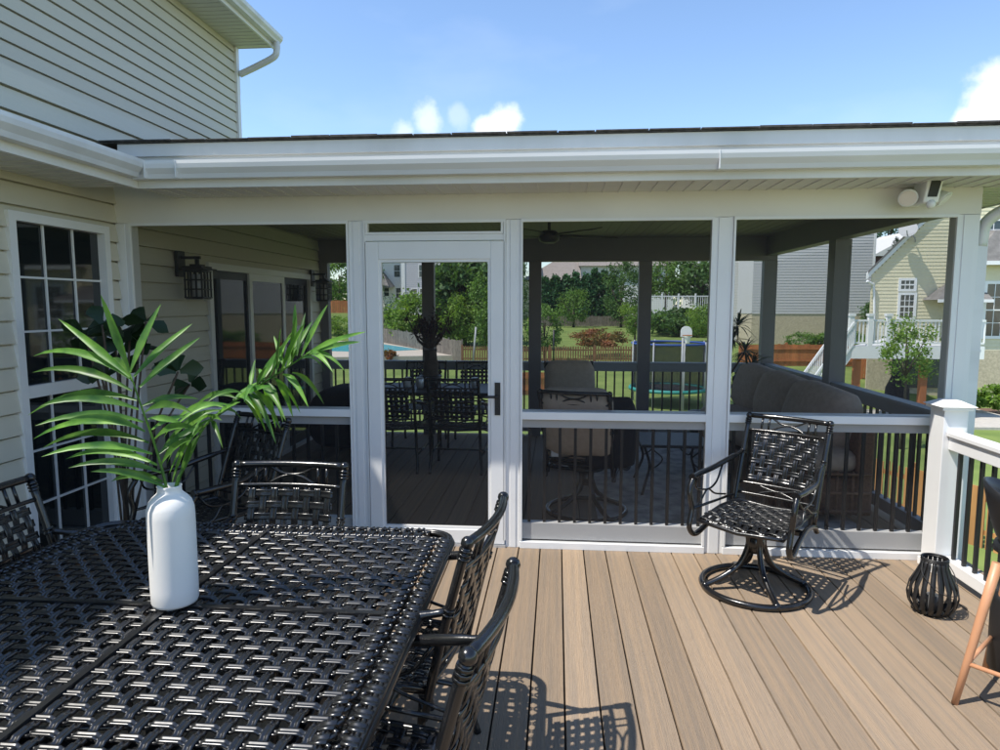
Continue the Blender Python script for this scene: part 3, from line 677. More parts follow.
for (b,tp,dy,s) in raw:
    Yb=1.82-.04*(560-b[1])/300; B=C5(*b,Yb); T=C5(*tp,Yb+dy*1.3); L=(T-B).length
    lv.append((B,T,.025 if L>.16 else .020,max(-.012,min(.05,L*.10)) if tp[1]>b[1]-90 else .006,(R.uniform(-.3,.3),-1,.55)))
frond('palm_frond','left palm frond leaning toward the house window, standing in the white vase',r1,lv)
r2=[Vector((vc.x+.012,vc.y+.01,vc.z+.2)),C5(474,566,1.85),C5(512,480,1.88),C5(550,400,1.90),C5(610,345,1.91),C5(690,292,1.90),C5(770,240,1.88),C5(843,192,1.86)]
raw=[((815,205),(886,66),.03,0),((828,200),(990,140),-.05,.12),((838,196),(975,167),.06,.08),((835,200),(932,246),-.03,.10),((815,212),(880,248),.08,.06),((800,150),(798,65),.0,0),((803,205),(826,88),.05,0),((790,225),(800,95),-.04,.05),((775,238),(822,120),.06,.04),
((760,248),(825,115),-.06,.02),((745,255),(775,160),.05,.02),((730,262),(790,140),-.04,.02),((790,250),(876,336),.05,.10),((765,255),(834,345),-.05,.10),((745,268),(792,372),.06,.1),((725,278),(765,385),-.04,.10),((700,288),(772,380),-.08,.14),
((680,295),(758,402),.05,.12),((668,302),(746,442),-.07,.16),((650,310),(700,388),.04,.1),((640,318),(690,350),-.06,.12),((715,270),(700,240),.05,0),((705,278),(770,180),.08,.03),((695,285),(720,235),-.04,.05),
((655,305),(560,330),-.05,.14),((640,320),(515,360),.06,.16),((620,338),(470,400),-.06,.12),((610,345),(440,430),.08,.14),((600,352),(430,470),-.05,.10),((590,365),(450,500),.06,.08),((575,375),(455,530),-.04,.06),((560,392),(470,545),.06,.04),((545,405),(462,560),.02,.02),
((600,350),(650,330),.05,.08),((585,365),(640,335),-.06,.08),((565,385),(620,350),.04,.08),((560,390),(600,380),-.04,.04),((570,380),(602,455),-.06,.05),((540,420),(480,565),-.03,.02),((850,190),(960,150),.08,.1),((822,205),(900,250),-.08,.1),((780,232),(845,110),.1,.02),((770,240),(740,150),.05,.05),((750,255),(760,130),-.1,.03),((690,290),(790,150),.02,.03),((676,300),(690,215),.08,.05),((735,262),(812,360),.09,.1),((710,282),(745,400),.1,.12),((690,290),(660,330),-.1,.05),((660,308),(718,410),.1,.12),((595,355),(655,380),.08,.08),((575,372),(520,420),-.1,.08),((630,325),(700,275),.06,.06),((645,315),(735,285),-.05,.08)]
lv=[]
for (b,tp,dy,s) in raw:
    Yb=1.89; B=C5(*b,Yb); T=C5(*tp,Yb+dy*1.2); L=(T-B).length
    lv.append((B,T,.020 if L>.14 else .016,L*(.16 if tp[1]>b[1]-20 else .03),(R.uniform(-.4,.4),-1,.6)))
frond('palm_frond','right palm frond arching toward the screen door, standing in the white vase',r2,lv)
# ------------------------------------------------------------ slatted lantern on deck
ln=thing('slatted_lantern',(2.02,3.56,0),'black pear-shaped metal slat lantern on the deck by the newel post','lantern')
g=MB(); n=18
for k in range(n):
    a=2*math.pi*k/n; pf=[(.055,.004),(.085,.012),(.110,.05),(.118,.09),(.108,.14),(.082,.19),(.062,.235),(.060,.27)]
    c,s_=math.cos(a),math.sin(a); pts=[Vector((r*c,r*s_,z)) for r,z in pf]; sd=Vector((-s_,c,0)); m=len(pts)
    g.sweep(pts,[sd*(1.0 if i<6 else .8) for i in range(m)],[Vector((c,s_,0))]*m,[(-.0115,0),(-.0115,.0025),(.0115,.0025),(.0115,0)])
g.build('slats',BLACKM,ln,world=False)
g=MB()
for (r,z) in ((.061,.270),(.061,.262)): g.tube([(r*math.cos(2*math.pi*i/32),r*math.sin(2*math.pi*i/32),z) for i in range(32)],.005,6,closed=True)
g.build('top_ring',BLACKM,ln,world=False); g=MB(); g.lathe([(.058,.002),(.058,.008)],24); g.build('base_disc',BLACKM,ln,world=False)
g=MB(); g.tube(bez([(-.062,0,.25),(-.08,-.05,.2),(-.03,-.115,.14),(.06,-.11,.13),(.09,-.03,.19),(.062,0,.25)],6),.0022,6); g.build('handle',BLACKM,ln,world=False)
g=MB(); g.lathe([(.03,.01),(.03,.09)],16); ln.scale=(1,1,1.1); g.build('candle_cup',mat('smoky_glass',(.12,.12,.12),.1),ln,world=False)
# ------------------------------------------------------------ bar stool
bs=thing('bar_stool',(1.96,2.71,0),'bar stool with black bucket seat and splayed wooden legs at right edge','bar stool')
legs=[(-.30,0),(0,-.30),(.30,0),(0,.30)]
def lp(i,z): a,b=legs[i]; t=1-z/.62*.42; return Vector((a*t,b*t,z))
for i in range(4):
    g=MB(); g.tube([lp(i,z) for z in (0,.2,.4,.60)],[.0125,.015,.0175,.019],12); g.build('leg',WOODLEG,bs,world=False)
g=MB(); hs_=(.17,.20,.17,.20)
for i in range(4): g.tube([lp(i,.17 if i%2 else .175),lp((i+1)%4,.17 if (i+1)%2 else .175)],.0095,8)
g.build('footrest',WOODLEG,bs,world=False)
g=MB()
def shell(u,v):
    a=(u-.5)*2*rad(150)+rad(150)   # open front
    k=v; rr=.10+.115*k**.6; z=.615+.01+.19*k**1.6+.10*k*max(0,math.cos((u-.5)*2*rad(150)))
    return (rr*math.cos(a+math.pi/2-math.pi/2),rr*math.sin(a),z)
g.grid(shell,28,8); g.lathe([(.001,.612),(.12,.615),(.17,.64),(.165,.66),(.001,.655)],24); g.build('bucket_seat',BLACKM,bs,world=False,solid=.01)
kg=MB(); q=at(1004,679,2.95); kg.lathe([(.001,.0),(.05,.01),(.068,.04),(.07,.34),(.06,.37),(.001,.375)],24,(q.x,2.95,0.003)); tag(kg.build('black_canister',BLACKM),'slim black rounded canister standing behind the bar stool leg','canister')
# ------------------------------------------------------------ fiddle leaf fig by the window
fg=thing('fig_plant',(-2.45,3.55,0),'dark broad leaved fig plant in a pot in the corner by the house window','potted plant')
MB().lathe([(.10,0),(.15,.28),(.16,.3),(.14,.3),(.13,.27),(.001,.26)],24).build('pot',BLACKM,fg,world=False)
g=MB(); L=MB()
tips=[(85,335),(102,325),(115,340),(95,350),(130,335),(146,322),(140,345),(120,362),(105,375),(178,372),(190,384)]
for (x,y) in tips:
    T=at(x,y,3.45+R.uniform(-.25,.35)); T.x=max(T.x,XW+.08); 
    if T.y>4.15: T.y=4.15
    bse=Vector((-2.45+R.uniform(-.03,.03),3.55,.28)); mid=(T+bse)/2+Vector((0,0,.12)); g.tube(bez([bse,mid,T],4),.006,6)
    for k in range(5):
        d=Vector((R.uniform(-1,1),R.uniform(-1,1),R.uniform(-.5,.9))).normalized()
        e=T+d*.13; e.x=max(e.x,XW+.03); L.leaf(T+d*.01,e,.095,.01,(R.uniform(-1,1),-1,R.uniform(-.2,1)),5,.08,.6)
g.build('stems',BARK,fg); L.build('leaves',L_FIG,fg)
# ------------------------------------------------------------ porch furniture
GI='cushioned swivel chairs inside the porch'
i0=make_chair('swivel','cushioned swivel chair nearest the front screen, seen from behind with a black throw on it',GI,1.0,CUSH2,'swivel_armchair')
i0.scale=(1.06,1.06,1.0); i0.location=(.27,5.15,0); i0.rotation_euler=(0,0,rad(180-155))
i0.rotation_euler=(0,0,rad(165))
dup(i0,(.22,6.75,0),rad(8),'cushioned swivel chair deeper inside the porch facing the front screen',GI)
g=MB(); pillow(g,at(610,432,4.93),Vector((.19,0,0)),Vector((0,.06,.26)),Vector((0,-.09,.02))); tag(g.build('throw_pillow',THROW),'black pillow leaning over the back of the near swivel chair in the porch','pillow')
g=MB(); q=at(556,445,4.93); g.box(q.x-.035,q.x+.035,4.89,4.893,q.z-.08,q.z+.04); tag(g.build('hang_tag',LABEL),'white paper tag hanging from the near cushioned swivel chair','tag')
# sofa along right side
sf=thing('sofa',(2.0,6.3,0),'taupe cushioned wicker sofa along the right side of the porch','sofa')
g=MB(); g.box(1.62,2.32,5.02,7.55,.06,.34); g.box(2.24,2.36,5.0,7.57,.06,.80); g.build('wicker_frame',WICK,sf,bevel=.02)
g=MB()
for k in range(12): y_=5.01; x_=1.66+k*.055; g.tube([(x_,4.998,.07),(x_,4.998,.40)],.010,6)
for z_ in (.1,.24,.38): g.tube([(1.62,4.985,z_),(2.34,4.985,z_)],.011,6)
g.build('end_panel',WICK,sf)
for k in range(3):
    y0=5.38+k*.82
    g=MB(); pillow(g,Vector((1.95,y0+.03,.45)),Vector((.36,0,0)),Vector((0,.41,0)),Vector((0,0,.11))); g.build('seat_cushion',CUSH,sf)
    g=MB(); pillow(g,Vector((2.14,y0+.12,.74)),Vector((.05,-.05,.25)),Vector((-.05,.38,.02)),Vector((-.16,.03,.04)),e=.5); g.build('back_cushion',CUSH,sf)
tb2=thing('coffee_table',(1.05,5.9,0),'low black iron table with scrolled legs beside the swivel chair inside the porch','table')
g=MB(); g.box(-.3,.3,-.3,.3,.42,.445); g.build('tabletop',BLACKM,tb2,world=False,bevel=.01)
for a in (-1,1):
    for b in (-1,1):
        g=MB(); g.tube(bez([(a*.27,b*.27,.42),(a*.22,b*.22,.25),(a*.26,b*.26,.1),(a*.29,b*.29,0)],4),.012,6); g.tube(bez([(a*.2,b*.27,.40),(a*.12,b*.27,.32),(a*.2,b*.27,.24),(a*.24,b*.27,.3)],4),.007,6); g.build('leg',BLACKM,tb2,world=False)
g=MB(); g.box(.35,2.25,4.75,7.6,.002,.010); tag(g.build('area_rug',RUG),'pale patterned outdoor rug under the porch sofa and chairs','rug')
# porch dining set
pt=thing('porch_table',(-1.25,7.0,0),'dark long dining table inside the porch behind the screen door','table')
g=MB(); g.box(-.75,.75,-.42,.42,.71,.74); g.build('tabletop',BLACKM,pt,world=False,bevel=.01)
for a in (-1,1):
    for b in (-1,1): g=MB(); g.tube([(a*.66,b*.34,.71),(a*.68,b*.36,0)],.022,8); g.build('leg',BLACKM,pt,world=False)
GP='dark chairs around the porch dining table'
dup(c0,(-1.55,6.45,0),rad(180),'dark woven chair at near side of the porch table, left one through the screen door',GP)
dup(c0,(-.92,6.45,0),rad(178),'dark woven chair at near side of the porch table, right one through the screen door',GP)
dup(c0,(-1.55,7.6,0),rad(0),'dark woven chair behind the porch table, left one against the far railing',GP)
dup(c0,(-.92,7.6,0),rad(3),'dark woven chair behind the porch table, right one against the far railing',GP)
for k,(x_,y_) in enumerate(((408,385),(420,388),(475,388))):
    q=at(x_,y_,6.9); g=MB(); g.lathe([(.03,0),(.04,.02),(.045,.10),(.03,.12)],14,(q.x,6.9,.742)); tag(g.build('jar',SILVER if k else LABEL),['short white jar left on the porch table','small silver jar just left of the potted dark shrub on the porch table','silver jar at the right end of the porch table near the door handle'][k],'jar')
bn=thing('indoor_tree',(-1.33,7.05,.742),'dark red leaved little tree in a pot standing on the porch table','potted plant')
g=MB(); g.lathe([(.09,0),(.12,.12),(.10,.13),(.001,.12)],16); g.build('pot',BLACKM,bn,world=False)
g=MB(); g.tube(bez([(0,0,.08),(.01,0,.25),(0,0,.40)],4),[.10]*2+[.085]*3+[.07]*4,8)
L=MB()
for k in range(30):
    a=R.uniform(0,6.28); r=R.uniform(.04,.27); e=Vector((r*math.cos(a),r*math.sin(a)*.6,R.uniform(.42,.62)+r*.8)); g.tube(bez([(0,0,.42),(e.x*.5,e.y*.5,.5),e],3),[.022,.02,.016,.013,.01,.008,.005],6)
    for j in range(26):
        d=Vector((R.gauss(0,1),R.gauss(0,1),R.gauss(0,1))).normalized(); q=e+d*R.uniform(0,.06); L.leaf(q,q+d*.06,.02,0,(0,0,1),2)
g.build('trunk',BARK,bn,world=False); L.build('leaves',L_DKRED,bn,world=False)
# dracaena near the back right
dr=thing('dracaena_plant',(1.75,7.85,0),'spiky dark dracaena plant in a pot behind the porch sofa','potted plant')
MB().lathe([(.14,0),(.19,.38),(.17,.38),(.001,.36)],20).build('pot',BLACKM,dr,world=False)
g=MB(); L=MB()
for (px_,py_) in ((738,326),(745,352),(752,366),(733,340),(733,385),(748,385)):
    T=at(px_,py_,7.6); g.tube([Vector((1.75,7.85,.36)),T],.012,6)
    for k in range(38):
        a=R.uniform(0,6.28); el=R.uniform(-.6,1.2); d=Vector((math.cos(a)*math.cos(el),math.sin(a)*math.cos(el),math.sin(el))); ln_=R.uniform(.16,.3)
        L.leaf(T+d*.01,T+d*ln_+Vector((0,0,-.06)),.022,.03,(0,0,1),4,.2,.3)
g.build('stems',BARK,dr); L.build('leaves',L_DRAC,dr)
# black ottoman / dark sofa at left (behind door side)
g=MB(); pillow(g,Vector((-2.30,7.3,.38)),Vector((.36,0,0)),Vector((0,.5,0)),Vector((0,0,.34))); tag(g.build('covered_grill',THROW),'dark covered lounge seat in the far left corner of the porch','seat')
# ------------------------------------------------------------ vegetation helpers
def crown(mb,c,rx,ry,rz,n,size,clumps=40,shape='round'):
    c=Vector(c); C=[]
    for i in range(clumps):
        while True:
            d=Vector((R.uniform(-1,1),R.uniform(-1,1),R.uniform(-1,1)))
            if d.length<=1: break
        d=d.normalized()*(d.length**.45)
        if shape=='cone':
            h=(R.random()**1.35); a=R.uniform(0,6.28); rr=(1-h)**.6*R.uniform(.55,1)*min(1,(h+.06)*7); d=Vector((rr*math.cos(a),rr*math.sin(a),2*h-1))
        C.append((Vector((d.x*rx,d.y*ry,d.z*rz)),R.uniform(.16,.34)*(.6 if shape=='cone' else 1)))
    for i in range(n):
        k,s=R.choice(C)
        o=Vector((R.gauss(0,1)*rx,R.gauss(0,1)*ry,R.gauss(0,1)*rz))*s*.55
        p=c+k+o; a=Vector((R.gauss(0,1),R.gauss(0,1),R.gauss(0,1))).normalized(); b=a.cross(Vector((R.gauss(0,1),R.gauss(0,1),R.gauss(0,1)))).normalized()
        sz=size*R.uniform(.6,1.4); mb.poly([p-a*sz,p-b*sz*.5,p+a*sz,p+b*sz*.5])
    return C
def tree(px0,px1,pt_,pb,Y,m,name,label,cat='tree',n=2600,shape='round',size=None,group=None,trunk=True,clumps=45,gy=None):
    A=at(px0,pt_,Y); B=at(px1,pb,Y); cx_=(A.x+B.x)/2; gz=ground(cx_,Y) if gy is None else gy; rx=abs(B.x-A.x)/2; zt=A.z; zb=max(B.z,gz) ; rz=(zt-zb)/2
    t=thing(name,(cx_,Y,gz),label,cat,group); g=MB(); s=size or max(.05,rx*.055)
    k=crown(g,(cx_,Y,zb+rz),rx*.9,rx*.8,rz*.92,n,s,clumps,shape); g.build('crown',m,t)
    if trunk:
        g=MB(); r0=max(.04,rx*.07); top=zb+rz*(1.2 if shape=='round' else 1.7); g.tube([(cx_,Y,gz-.2),(cx_+.1*rx*.3,Y,(gz+top)/2),(cx_,Y,top)],[r0,r0*.7,r0*.3],8)
        for (o,_) in k[:9]: g.tube([(cx_,Y,zb+rz*.35),Vector((cx_,Y,zb+rz))+o*.8],[r0*.45,r0*.15],5)
        g.build('trunk',BARK,t)
    return t
# ------------------------------------------------------------ fences
def fence(name,label,a,b,hgt,m,pitch=.14,postd=2.4,group=None,rails=True,pal=.1,frontrail=False):
    a=Vector(a); b=Vector(b); L=(Vector((b.x,b.y))-Vector((a.x,a.y))).length; d=Vector((b.x-a.x,b.y-a.y,0)).normalized()
    t=thing(name,((a.x+b.x)/2,(a.y+b.y)/2,ground((a.x+b.x)/2,(a.y+b.y)/2)),label,'fence',group); nb=max(1,int(L/postd)); 
    nrm=Vector((-d.y,d.x,0))
    if nrm.y>0: nrm=-nrm
    for i in range(nb+1):
        p=a+d*(L*i/nb); gz=ground(p.x,p.y); MB().box(p.x-.06,p.x+.06,p.y-.06,p.y+.06,gz-.2,gz+hgt+.1).build('post',m,t)
        if i<nb:
            q=a+d*(L*(i+1)/nb); g=MB(); n=int((q-p).length/pitch)
            for k in range(n):
                r=p+(q-p)*((k+.5)/n); z=ground(r.x,r.y); hh=hgt*R.uniform(.97,1.02); r=r+nrm*.05
                g.quadbox([r-d*pal/2+Vector((0,0,z-r.z)),r+d*pal/2+Vector((0,0,z-r.z)),r+d*pal/2-nrm*.02+Vector((0,0,z-r.z)),r-d*pal/2-nrm*.02+Vector((0,0,z-r.z)),
                           r-d*pal/2+Vector((0,0,z-r.z+hh)),r+d*pal/2+Vector((0,0,z-r.z+hh)),r+d*pal/2-nrm*.02+Vector((0,0,z-r.z+hh)),r-d*pal/2-nrm*.02+Vector((0,0,z-r.z+hh))])
            g.build('pickets',m,t)
            g=MB()
            for zz in (.3,hgt-.25):
                e=nrm*(.09 if frontrail else 0)
                z0_=ground(p.x,p.y)+zz; z1_=ground(q.x,q.y)+zz; g.bar(Vector((p.x,p.y,z0_))+e,Vector((q.x,q.y,z1_))+e,.04,.09)
            g.build('rail',m,t)
    return t
A=at(800,440,17.5); B=at(1090,496,11.5); fence('picket_fence','honey coloured picket fence on the lawn below the deck at right',A,B,1.2,CEDARN,.16,2.4,pal=.11)
A=at(495,350,33); B=at(562,350,33.5); fence('cedar_fence','short orange board fence low behind the cushioned chair, left of the trampoline',A,B,1.15,CEDAR,.13,2.4,pal=.125,frontrail=True)
A=at(370,330,70); B=at(462,350,47.5); fence('board_fence','grey weathered board fence beyond the pool',A,B,1.55,GREYF,.2,2.4,pal=.18)
A=at(462,350,47.3); B=at(640,350,47); fence('picket_fence','orange brown picket fence in front of the sloping lawn and red shrub',A,B,1.2,CEDARD,.17,2.6,pal=.10)
A=at(530,320,83); B=at(655,318,83); fence('board_fence','dark weathered fence below the evergreen row',A,B,1.25,GREYF,.3,6,pal=.28)
A=at(300,300,84); B=at(375,303,84); fence('board_fence','orange board fence up the far left slope beyond the pool',A,B,1.6,CEDAR,.25,3,pal=.22)
A=at(740,350,40); B=at(880,350,40); fence('rail_fence','orange brown horizontal fence before the big grey house wall',A,B,1.25,CEDAR,.16,2.6,pal=.155,frontrail=True)
A=at(862,350,36); B=at(893,350,36); fence('board_fence','orange brown fence seen under the white neighbouring deck',A,B,1.5,CEDAR,.14,2.4,pal=.12)
# ------------------------------------------------------------ far houses
def wallrect(x0,y0,x1,y1,Y,dep,mb=None):
    a=at(x0,y0,Y); b=at(x1,y1,Y); mb=mb or MB(); return mb.box(a.x,b.x,Y,Y+dep,min(a.z,b.z),max(a.z,b.z))
def lapfront(mb,xa,xb,Y,z0,z1,p=.2,slope=None):
    z=z0
    while z<z1:
        zt=min(z+p,z1); a,b=xa,xb
        if slope: a,b=slope((z+zt)/2)
        if b>a: mb.quadbox([(a,Y-.022,z),(b,Y-.022,z),(b,Y+.05,z),(a,Y+.05,z),(a,Y-.003,zt),(b,Y-.003,zt),(b,Y+.05,zt),(a,Y+.05,zt)])
        z+=p
    return mb
def fwin(par,x0,y0,x1,y1,Y,cols=2,rows=3,t=.1,out=.06):
    a=at(x0,y0,Y-out); b=at(x1,y1,Y-out); X0,X1,Z0,Z1=a.x,b.x,min(a.z,b.z),max(a.z,b.z)
    g=MB(); g.box(X0-t,X0,Y-out,Y+.1,Z0-t,Z1+t); g.box(X1,X1+t,Y-out,Y+.1,Z0-t,Z1+t); g.box(X0,X1,Y-out,Y+.1,Z1,Z1+t); g.box(X0,X1,Y-out,Y+.1,Z0-t,Z0)
    zc=(Z0+Z1)/2
    if rows>1: g.box(X0,X1,Y-out+.01,Y,zc-.03,zc+.03)
    o=g.build('window',WHITE,par)
    MB().box(X0,X1,Y-.03,Y+.05,Z0,Z1).build('pane',FARGLASS,o)
    m=MB()
    for i in range(1,cols): xx=X0+(X1-X0)*i/cols; m.box(xx-.015,xx+.015,Y-.045,Y-.031,Z0,Z1)
    for i in range(1,rows): zz=Z0+(Z1-Z0)*i/rows; m.box(X0,X1,Y-.044,Y-.0315,zz-.015,zz+.015)
    if len(m.v): m.build('muntin',WHITE,o)
# lilac grey townhouse
h=thing('far_house',at(440,330,100)*1,'lilac grey townhouse with white framed windows beyond the pool','house')
h.location.z=ground(h.location.x,100)-.5
a=at(404,200,100); b=at(520,345,100); g=MB(); lapfront(g,a.x,b.x,100,b.z-2,at(0,246,100).z,.3); g.box(a.x,b.x,100.05,112,b.z-2,at(0,246,100).z); g.build('wall',LILAC,h)
a2=at(374,200,100); g=MB(); lapfront(g,a2.x,a.x-.6,101.5,b.z-2,at(0,240,100).z,.3); g.box(a2.x,a.x-.6,101.55,112,b.z-2,at(0,240,100).z); g.build('side_wall',OFFW,h)
g=MB(); g.box(a.x-.6,a.x,99.9,101,b.z-2,at(0,244,100).z); g.build('corner_trim',WHITE,h)
g=MB(); q0=at(372,282,99); q1=at(391,286,99); g.quadbox([(q0.x,97.5,q1.z-.3),(q1.x,97.5,q1.z-.3),(q1.x,101.4,q1.z),(q0.x,101.4,q1.z),(q0.x,97.5,q1.z),(q1.x,97.5,q1.z),(q1.x-2,101.4,q1.z+2.6),(q0.x,101.4,q1.z+2.6)]); g.build('porch_roof',ROOFG,h)
g=MB(); q0=at(350,246,100); q1=at(525,246,100); g.quadbox([(q0.x,99.3,q0.z),(q1.x,99.3,q0.z),(q1.x,112,q0.z),(q0.x,112,q0.z),(q0.x+1,105,q0.z+5),(q1.x-1,105,q0.z+5),(q1.x-1,106,q0.z+5),(q0.x+1,106,q0.z+5)]); g.build('roof',ROOFG,h)
for w_ in ((394,265,400,277),(419,265,425,277),(434,265,439,277),(384,288,389,296),(396,288,401,298),(412,289,417,297),(420,289,425,297),(452,265,458,276),(470,265,476,276)): fwin(h,*w_,100 if w_[0]>403 else 101.5,1,2,.12)
a=at(398,301,96); b=at(407,320,96)
nd=thing('far_porch_steps',(a.x,96,ground(a.x,96)),'small white stoop with railing at the lilac grey townhouse','porch'); g=MB(); g.box(a.x,b.x+1.4,96,98.5,a.z-.15,a.z); g.box(a.x,a.x+.25,96,96.25,ground(a.x,96)-.3,a.z-.15); g.box(b.x+1.1,b.x+1.35,96,96.25,ground(a.x,96)-.3,a.z-.15); g.build('landing',OFFW,nd)
# centre tan / white house
h=thing('far_house',(at(600,300,104).x,104,ground(at(600,300,104).x,100)-.5),'white house with tan shingle roof behind the evergreen row','house')
a=at(536,278,104); b=at(672,330,104); zt=at(0,269,104).z
g=MB(); lapfront(g,at(584,0,104).x,b.x,104,ground(8,100)-.6,zt,.3); g.box(at(584,0,104).x,b.x,104.05,116,ground(8,100)-.6,zt); g.build('wall',OFFW,h)
g=MB(); x0_,x1_=at(524,0,102).x,at(583,0,102).x; g.box(x0_,x1_,102,116,ground(8,100)-.6,at(0,281,102).z); g.build('garage_wall',CREAM,h)
g=MB(); z0_=at(0,282,102).z; z1_=at(0,262,102).z; g.quadbox([(x0_-.3,101.4,z0_),(x1_+.3,101.4,z0_),(x1_+.3,116,z0_),(x0_-.3,116,z0_),(x0_+5.5,106,z1_+.4),(x1_,106,z1_+.4),(x1_,107,z1_+.4),(x0_+5.5,107,z1_+.4)]); g.build('garage_roof',ROOFT,h)
g=MB(); z1_=at(0,255,104).z; z0_=zt; xa=at(582,0,103).x; g.quadbox([(xa,103.2,z0_),(b.x+.5,103.2,z0_),(b.x+.5,117,z0_),(xa,117,z0_),(xa,108,z1_+1),(b.x+.5,108,z1_+1),(b.x+.5,109,z1_+1),(xa,109,z1_+1)]); g.build('roof',ROOFT,h)
for w_ in ((593,270,598,279),(601,270,604,279),(613,271,619,280),(629,271,634,280),(648,269,653,279),(656,269,661,279)): fwin(h,*w_,104,1,2,.12)
# house with raised white deck at 650-710
h=thing('far_house',(at(700,300,82).x,82,ground(12,82)-.3),'pale house with raised white railed deck behind the trampoline','house')
a=at(699,250,84); b=at(752,330,84); g=MB(); lapfront(g,a.x,b.x,84,ground(14,84)-.5,at(0,236,84).z,.3); g.box(a.x,b.x,84.05,94,ground(14,84)-.5,at(0,236,84).z); g.build('wall',OFFW,h)
fwin(h,703,258,708,266,84,2,2,.1)
a=at(645,312,78); b=at(712,312,78); g=MB(); g.box(a.x,b.x,78,83.9,a.z-.3,a.z); g.build('deck_platform',WHITE,h)
for x_ in (a.x+.1,(a.x+b.x)/2,b.x-.1): MB().box(x_-.1,x_+.1,78.05,78.25,ground(x_,78)-.2,a.z-.3).build('deck_post',WHITE,h)
zr=at(0,296.5,78).z
g=MB(); g.box(a.x,b.x,78,78.1,zr-.12,zr); g.box(a.x,b.x,78.01,78.09,a.z+.08,a.z+.18)
for k in range(9): x_=a.x+(b.x-a.x)*k/8; g.box(x_-.09,x_+.09,77.98,78.13,a.z+.001,zr+.25) if k%2==0 else None
x_=a.x
while x_<b.x: g.box(x_-.03,x_+.03,78.02,78.08,a.z+.18,zr-.12); x_+=.24
g.build('railing',WHITE,h)
# big grey house wall
h=thing('neighbour_house',(at(820,300,50).x,50,ground(18,50)-.5),'tall grey sided house wall with tan brick base behind the orange fence','house')
a=at(756,200,50); b=at(868,345,50); zb=at(0,313,50).z; zt=at(800,172,50).z
g=MB(); lapfront(g,a.x,b.x,50,zb,zt,.2); g.box(a.x,b.x-.01,50.05,54,zb,zt); g.build('wall',GREYS,h)
g=MB(); g.box(a.x+.03,b.x-.03,50.02,53.9,ground(18,50)-1.5,zb-.002); g.build('brick_base',TANB,h)
g=MB(); g.box(b.x,b.x+.15,49.96,50.2,ground(18,50)-1,zt); g.build('corner_trim',WHITE,h)
g=MB(); g.quadbox([(a.x-.4,49.4,zt),(b.x+.6,49.4,zt),(b.x+.6,54.4,zt),(a.x-.4,54.4,zt),(a.x-.4,51.5,zt+.5),(b.x+.6,51.5,zt+.5),(b.x+.6,52,zt+.5),(a.x-.4,52,zt+.5)]); g.build('roof',ROOFG,h)
h=thing('neighbour_house',(at(735,300,58).x,58,ground(15,58)-.5),'pale sided house with a dark back door left of the big grey wall','house')
a=at(716,200,58); b=at(768,345,58); g=MB(); lapfront(g,a.x,b.x,58,ground(14,58)-1,at(0,170,58).z,.22); g.box(a.x,b.x,58.05,58.6,ground(14,58)-1,at(0,170,58).z); g.build('wall',OFFW,h)
g=MB(); wallrect(737,319,752,342,57.94,.1,g); g.build('door',BLACKM,h)
h=thing('neighbour_house',(at(885,300,60).x,60,ground(24,60)-.5),'dark red brick house with white gable trim between grey and cream houses','house')
g=MB(); a=at(866,230,60); b=at(905,345,60); g.box(a.x,b.x+3,60,70,ground(24,60)-1,at(0,262,60).z); g.build('wall',REDB,h)
g=MB(); p0=at(872,256,59.8); p1=at(900,228,59.8); p2=at(935,262,59.8); g.prism([(p0.x,59.8,p0.z),(p2.x,59.8,p0.z),(p1.x+2,59.8,p1.z)],(0,8,0)); g.build('gable',OFFW,h)
# cream house with gable and white deck
h=thing('neighbour_house',(at(960,350,34).x,34,ground(22,34)),'cream sided gabled house with windows and satellite dish right of the porch','house')
YH=34; e0=at(868,277,YH); a0=at(872,277,YH); r0=at(948,199,YH); sl=(r0.z-e0.z)/(r0.x-e0.x); xR=at(965,0,YH).x; zb=ground(23,34)-.1; zbr=at(0,345,YH).z
top=lambda x: e0.z+sl*(x-e0.x)
g=MB(); lapfront(g,a0.x,xR+14,YH,zbr,top(xR+6),.17,lambda z:(max(a0.x,e0.x+(z-e0.z)/sl+.05),min(xR+14,e0.x+2*(xR+4-e0.x)-(z-e0.z)/sl)))
g.build('siding_wall',CREAM,h)
g=MB(); g.prism([(a0.x,YH+.06,zb),(a0.x,YH+.06,top(a0.x)),(xR+4,YH+.06,top(xR+4)),(xR+12,YH+.06,top(xR-4)),(xR+12,YH+.06,zb)],(6,9,0)); g.build('wall_core',CREAM,h)
g=MB(); g.box(a0.x-.01,xR+12,YH-.05,YH+.055,zb,zbr-.002); g.build('brick_base',TANB,h)
g=MB(); wallrect(893,353,952,388,YH-.12,.06,g); g.build('under_deck_shade',FARGLASS,h)  # dark glassy panel added for the shade on the wall under the deck
g=MB(); up=Vector((0,0,.28)); P0=Vector((e0.x-.1,YH-.15,top(e0.x-.1))); P1=Vector((xR+4,YH-.15,top(xR+4))); P2=Vector((xR+12.5,YH-.15,top(xR-4.5)))
for (p,q) in ((P0,P1),(P1,P2)): g.quadbox([p,q,q+Vector((0,.12,0)),p+Vector((0,.12,0)),p+up,q+up,q+up+Vector((0,.12,0)),p+up+Vector((0,.12,0))])
g.build('rake_trim',WHITE,h)
g=MB()
for (p,q) in ((P0,P1),(P1,P2)): g.quadbox([p+up+Vector((0,-.05,0)),q+up+Vector((0,-.05,0)),q+up+Vector((6,9,0)),p+up+Vector((6,9,0)),p+up*1.4+Vector((0,-.05,0)),q+up*1.4+Vector((0,-.05,0)),q+up*1.4+Vector((6,9,0)),p+up*1.4+Vector((6,9,0))])
g.build('roof',ROOFG,h)
